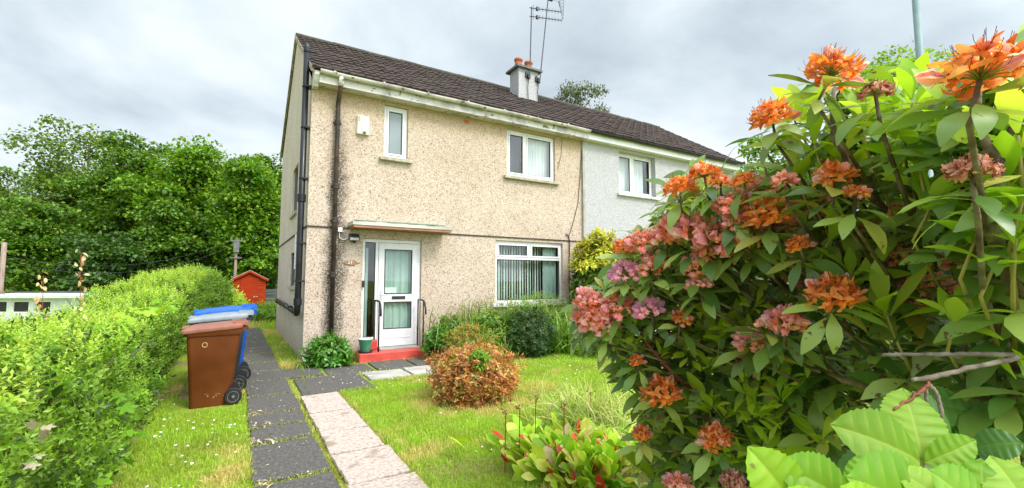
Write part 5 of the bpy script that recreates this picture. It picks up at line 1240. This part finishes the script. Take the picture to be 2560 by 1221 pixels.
FL = [(2465, 135, 225, 'orange'), (2098, 150, 150, 'orange'), (1925, 268, 118, 'orange'), (2185, 215, 85, 'withered'), (2425, 405, 130, 'withered'), (1700, 452, 95, 'orange'), (1757, 418, 88, 'orange'), (1800, 445, 62, 'orange'),
 (1857, 440, 70, 'orange'), (2085, 418, 105, 'orange'), (1828, 492, 105, 'mixed'), (1920, 512, 135, 'orange'), (2005, 515, 115, 'pink'), (1602, 590, 95, 'mixed'), (1668, 572, 100, 'mixed'), (1738, 560, 135, 'mixed'),
 (1798, 572, 150, 'mixed'), (1852, 575, 110, 'mixed'), (1560, 668, 88, 'lilac'), (1622, 662, 72, 'mixed'), (1738, 652, 92, 'pink'), (1965, 655, 95, 'pink'), (2022, 682, 92, 'pink'), (2090, 712, 140, 'orange'), (1480, 768, 118, 'mixed'),
 (1543, 752, 95, 'mixed'), (1615, 758, 84, 'lilac'), (1965, 785, 110, 'mixed'), (1890, 880, 130, 'pink'), (1652, 962, 112, 'orange'), (1787, 1082, 92, 'orange'), (1705, 785, 62, 'orange'), (1590, 895, 45, 'orange'), (1692, 1195, 75, 'mixed'),
 (1832, 1195, 75, 'withered'), (1604, 1076, 55, 'orange'), (2140, 610, 90, 'pink'), (2180, 555, 90, 'pink'), (2295, 722, 105, 'pink'), (2345, 700, 90, 'pink'), (2235, 520, 70, 'pink'), (1510, 800, 80, 'pink'), (1770, 610, 80, 'pink'), (2060, 500, 80, 'pink'), (1895, 610, 70, 'pink'), (2450, 480, 80, 'pink'), (1560, 610, 70, 'orange'), (1990, 600, 70, 'orange'), (1905, 455, 80, 'pink'), (1950, 560, 90, 'pink'), (1840, 540, 90, 'pink'), (2060, 640, 100, 'pink'), (2110, 560, 90, 'pink'), (1690, 540, 80, 'mixed'), (1745, 700, 70, 'pink'), (1870, 840, 80, 'pink'), (2230, 620, 90, 'pink'), (1470, 735, 80, 'pink'), (2400, 640, 90, 'pink'), (1640, 640, 80, 'mixed'), (1930, 800, 70, 'mixed'), (2140, 470, 70, 'orange'), (1960, 440, 70, 'mixed')]
for i, (px, py, dm, kd) in enumerate(FL):
    back = kd == 'pink' and px > 1880
    d = rd(px, py) - .20 + (.30 if back else 0); size = dm / F * d * 1.03
    C = at(px, py, d); ax = unit(np.array((0, 0, 1.)) - view * (.15 if py < 500 else .45) + r.normal(size=3) * .16)
    P = C - ax * size * .28
    j = i % 3
    if (kd, j) not in used:
        o = PROTO[kd][j].build('flower_cluster', KM[kd], None, smooth=True); used[(kd, j)] = o
    else:
        o = used[(kd, j)].copy(); COL.objects.link(o)
    o.parent = rho; o.location = Vector(P - rb); o['label'] = KL[kd]
    qt = Vector(ax).to_track_quat('Z', 'Y').to_euler(); o.rotation_euler = qt; o.scale = (size, size, size * .95)
    rosette(fol, P - ax * .03, ax + r.normal(size=3) * .12, 9, .13, 1.62, r, RL, tint=0.)
    stems.tube([P + ax * .01, P - ax * .08, hubp(P)], [.004, .005, .0065], 6)
# young lime shoots
YL = [leafT(1, .36, 5, .12, cu, .56, .06, .004) for cu in (.15, .4, .7)]
for px, py, sz in [(2280, 225, 105), (2240, 225, 90), (1995, 405, 115), (2290, 345, 118), (2400, 260, 120), (1748, 525, 75), (1800, 810, 90), (1850, 790, 70), (2215, 745, 130), (2130, 660, 90), (2390, 765, 95), (2495, 610, 118), (2540, 560, 118), (2555, 470, 118), (2545, 300, 130), (2340, 300, 110), (2465, 300, 120), (1535, 815, 80), (1770, 990, 85), (1700, 1020, 90), (1640, 1165, 90), (1850, 420, 0), (2080, 560, 90), (2110, 330, 90), (2035, 340, 80), (1960, 950, 60), (1815, 1010, 80), (1900, 1120, 80), (2050, 1080, 75), (2160, 260, 85), (2520, 420, 118), (2440, 560, 120), (2330, 480, 110)]:
    if not sz: continue
    d = rd(px, py) - .04; L = sz / F * d * 1.15; P = at(px, py + sz * .3, d); ax = np.array((0, 0, 1.)) - view * .2 + r.normal(size=3) * .22
    rosette(yf, P, ax, r.integers(6, 9), L, .72, r, YL, jit=.22); ys_.tube([P, P - unit(ax) * .10, hubp(P - (0, 0, .05))], [.003, .004, .0055], 5)
for k in range(185):                                        # smaller new leaves all through the bush
    px = r.uniform(1560, 2700); py = r.uniform(200, 1250) if k > 80 else r.uniform(220, 690)
    if k > 135: px, py = r.uniform(1560, 1960), r.uniform(640, 1180)
    if not inside(np.array([px]), np.array([py]), OUT)[0] or (2000 < px < 2520 and 700 < py < 1000): continue
    P = at(px, py, rd(px, py) + (.25 * r.random() if k < 136 else -.1)); rosette(yf, P, np.array((0, 0, 1.)) + r.normal(size=3) * .3, 6, .13 if px > 1950 and py < 720 else .085, .8, r, YL, jit=.25)
fol.build('foliage', M_rhodo, rho, smooth=True); yf.build('young_foliage', M_rhodoy, rho, smooth=True)
stems.build('twig', M_bark, rho, smooth=True); ys_.build('young_twig', M_ystem, rho, smooth=True)
# limbs that show
def limb(pts, rad, mat, name='branch', n=8):
    P = np.array([at(x, y, d) for x, y, d in pts]); m = 6 * (len(P) - 1) + 1; tt = np.linspace(0, len(P) - 1, m); i = np.clip(tt.astype(int), 0, len(P) - 2); f = (tt - i)[:, None]
    g = lambda k: P[np.clip(k, 0, len(P) - 1)]
    a, b, c, e = g(i - 1), g(i), g(i + 1), g(i + 2)
    Q = .5 * (2 * b + (c - a) * f + (2 * a - 5 * b + 4 * c - e) * f ** 2 + (3 * b - a - 3 * c + e) * f ** 3); Q += r.normal(size=Q.shape) * (.0007 if mat is M_barkg else .0018)
    R = np.interp(np.linspace(0, 1, m), np.linspace(0, 1, len(rad)), rad) * (1 + (.05 if mat is M_barkg else .10) * r.normal(size=m))
    return Acc().tube(Q, R, n).build(name, mat, rho, smooth=True)
limb([(2660, 1500, 1.5), (2570, 1050, 1.5), (2500, 900, 1.5), (2440, 790, 1.5), (2400, 690, 1.5), (2300, 640, 1.52), (2180, 625, 1.55), (2060, 570, 1.62), (2000, 480, 1.66), (1960, 410, 1.68)], [.045, .04, .03, .026, .02, .015, .012, .010, .007, .005], M_bark)
limb([(2440, 800, 1.45), (2300, 745, 1.46), (2200, 720, 1.5), (2110, 640, 1.6)], [.024, .02, .014, .01], M_bark)
limb([(2400, 690, 1.48), (2300, 610, 1.4), (2270, 480, 1.34), (2240, 460, 1.32), (2280, 300, 1.28)], [.018, .014, .010, .007, .004], M_bark)
limb([(2590, 800, 1.1), (2500, 640, 1.02), (2495, 540, .97), (2490, 420, .94), (2455, 330, .94), (2440, 200, .94)], [.014, .012, .010, .009, .008, .006], M_bark)
limb([(2490, 425, .94), (2530, 320, .95), (2575, 230, .96)], [.008, .006, .005], M_bark)
limb([(2300, 620, 1.45), (2160, 470, 1.42), (2130, 420, 1.40), (2085, 340, 1.38), (2086, 220, 1.38)], [.013, .010, .009, .007, .006], M_bark)
limb([(1934, 560, 1.78), (1936, 700, 1.78), (1928, 790, 1.80), (1960, 850, 1.82)], [.005, .006, .007, .008], M_redstem)
limb([(1928, 790, 1.78), (1985, 870, 1.72), (2060, 925, 1.66), (2140, 960, 1.62), (2260, 985, 1.6), (2420, 1000, 1.6), (2580, 1120, 1.65)], [.007, .008, .009, .011, .013, .018, .03], M_bark)
limb([(1610, 850, 2.14), (1690, 940, 2.1), (1755, 985, 2.1), (1900, 1080, 2.15), (2100, 1200, 2.2)], [.007, .010, .012, .016, .022], M_redstem)
limb([(1810, 680, 1.92), (1850, 730, 1.94), (1900, 790, 1.98)], [.006, .007, .007], M_ystem)
limb([(1885, 690, 1.86), (1905, 760, 1.88)], [.005, .006], M_ystem)
limb([(2435, 690, 1.12), (2470, 770, 1.12), (2510, 860, 1.14), (2560, 960, 1.2), (2640, 1250, 1.3)], [.012, .011, .012, .014, .02], M_bark)
limb([(2600, 760, 1.18), (2540, 830, 1.16), (2500, 900, 1.16), (2470, 950, 1.18)], [.006, .006, .005, .004], M_bark)
limb([(2530, 888, 1.06), (2400, 886, 1.05), (2300, 887, 1.06), (2205, 888, 1.08)], [.0062, .0052, .0046, .004], M_barkg, 'dead_branch')
limb([(2545, 895, 1.0), (2500, 905, .98), (2400, 926, .96), (2330, 944, .95), (2278, 950, .95)], [.0066, .0054, .0052, .0058, .0044], M_barkg, 'dead_branch')
limb([(2318, 946, .95), (2316, 965, .945), (2285, 990, .93), (2232, 1026, .91)], [.005, .0045, .0035, .002], M_redstem, 'dead_twig', 6)
limb([(2316, 960, .95), (2335, 975, .945), (2350, 1015, .94), (2354, 1072, .93)], [.005, .0042, .004, .0042], M_barkg, 'dead_twig', 6)
limb([(2316, 960, .95), (2315, 985, .945), (2316, 1012, .945)], [.004, .0035, .0035], M_barkg, 'dead_twig', 6)
limb([(2065, 845, 1.6), (2130, 868, 1.6), (2200, 900, 1.62)], [.006, .007, .008], M_barkg, 'dead_branch', 6)
limb([(1880, 800, 1.9), (2000, 900, 1.95), (2200, 1010, 2.0), (2400, 1080, 2.0)], [.006, .01, .014, .02], M_bark)
limb([(2050, 990, 1.9), (2200, 1005, 1.85), (2380, 1030, 1.8), (2600, 1100, 1.8)], [.007, .01, .014, .02], M_bark)

# ------------------------------------------------------------------ hydrangea in the corner
def hydT(n=26, curl=.35):                                   # toothed, quilted leaf
    V = []; Fc = []; C = []
    for i in range(n + 1):
        t = i / n; w = .33 * (sin(pi * min(t, .86) ** .80) ** .62 if t < .86 else sin(pi * .86 ** .80) ** .62 * (1 - (t - .86) / .14) ** 1.0) if 0 < i < n else .004
        w *= 1 + (.045 if i % 2 else -.035) * (0 < i < n)
        a = curl * t * 1.4; x = sin(a) / (curl * 1.4); z = -(1 - cos(a)) / (curl * 1.4); q = .018 * sin(t * 40)
        xs = .10 * w / .34
        for k, (f, sx) in enumerate(((-1, 1), (-.5, .55), (-.06, 0), (0, 0), (.06, 0), (.5, .55), (1, 1))):
            V.append((min(x + xs * sx * (1 - t) * 1.2, 1.0) if i < n else x, w * f, z + abs(w * f) * .16 + (q if abs(f) == .5 else (.4 * q if abs(f) == 1 else (-.006 if f == 0 else .002))) - .45 * (w * f) ** 2))
            C.append(.55 if f == 0 else (.18 if abs(f) < .1 else (.34 * max(0, sin(t * 40)) if abs(f) == .5 else 0)))
        if i:
            b = 7 * i
            for k in range(6): Fc.append((b - 7 + k, b + k, b + k + 1, b - 6 + k)[::-1])
    Fc = [f[::-1] for f in Fc]
    return (np.array(V), [tuple(f[::-1]) for f in Fc], np.array(C))
HT = [hydT(26, c) for c in (.2, .45, .75)]
hb = at(2300, 1200, .85); hb = np.array((hb[0], hb[1], 0.))
hy = thing('hydrangea_bush', 'lime green toothed hydrangea leaves in the bottom right corner', 'shrub', hb)
r = np.random.default_rng(333); a = Acc(); dk = Acc(); st = Acc()
vx = np.array((cos(YAW), -sin(YAW), 0)); vy = np.array((sin(YAW), cos(YAW), 0)); vz = np.array((0, 0, 1.))
def hleaf(acc, base, tip, d, dt, roll=0., k=1, wid=1.0, lean=.6):
    A = at(*base, d); B = at(*tip, dt); L = np.linalg.norm(B - A); up = unit(vz * lean - vy * .8 + vx * roll)
    M = frames((B - A)[None], up[None], np.array([L])); M[:, :, 1] *= wid; acc.scatter(HT[k], M, A[None])
# pair of shoots with opposite leaves: (base, tip, distance of base, distance of tip, roll, curl, width)
for q in [((2305, 1150), (2272, 962), .86, .93, .0, 0, 1.25), ((2300, 1155), (2146, 1056), .85, .80, -.5, 1, .95), ((2310, 1158), (2468, 1100), .85, .82, .5, 1, .8),
          ((2000, 1290), (1908, 1136), .72, .70, -.3, 1, 1.05), ((2130, 1262), (1988, 1160), .72, .70, -.3, 1, 1.1), ((2135, 1262), (2165, 1138), .72, .74, .2, 0, .95),
          ((2340, 1300), (2195, 1190), .66, .62, -.2, 1, 1.3), ((2400, 1290), (2270, 1160), .64, .66, .2, 1, 1.2), ((2420, 1330), (2510, 1165), .63, .62, .2, 1, 1.3), ((2600, 1330), (2508, 1128), .60, .64, -.2, 1, 1.25), ((2300, 1270), (2210, 1165), .74, .78, .0, 0, 1.1),
          ((2050, 1330), (2010, 1230), .68, .66, 0, 1, 1.2), ((2200, 1330), (2150, 1225), .64, .62, 0, 1, 1.3), ((2470, 1330), (2400, 1180), .60, .58, .1, 1, 1.3)]:
    hleaf(a, *q)
for i in range(34):
    px, py = r.uniform(2280, 2640), r.uniform(1030, 1290); d = r.uniform(.98, 1.3); an = r.uniform(-.6, pi + .6); L = r.uniform(110, 170)
    hleaf(dk, (px, py), (px + L * cos(an), py - L * sin(an) * .6), d, d + r.uniform(-.08, .05), r.normal() * .3, int(r.integers(0, 3)), 1.15)
a.build('foliage', M_hyd, hy, smooth=True); dk.build('lower_foliage', M_hydd, hy, smooth=True)
for base, d in (((2305, 1150), .86), ((2132, 1262), .72), ((2400, 1300), .65), ((2000, 1290), .72), ((2600, 1330), .6)):
    A = at(*base, d); st = Acc(); st.tube([A, A * (1, 1, .8) + (.01, .01, 0), np.array((hb[0] + r.normal() * .05, hb[1] + r.normal() * .05, 0))], [.004, .005, .007], 6); st.build('stem', M_ystem, hy, smooth=True)
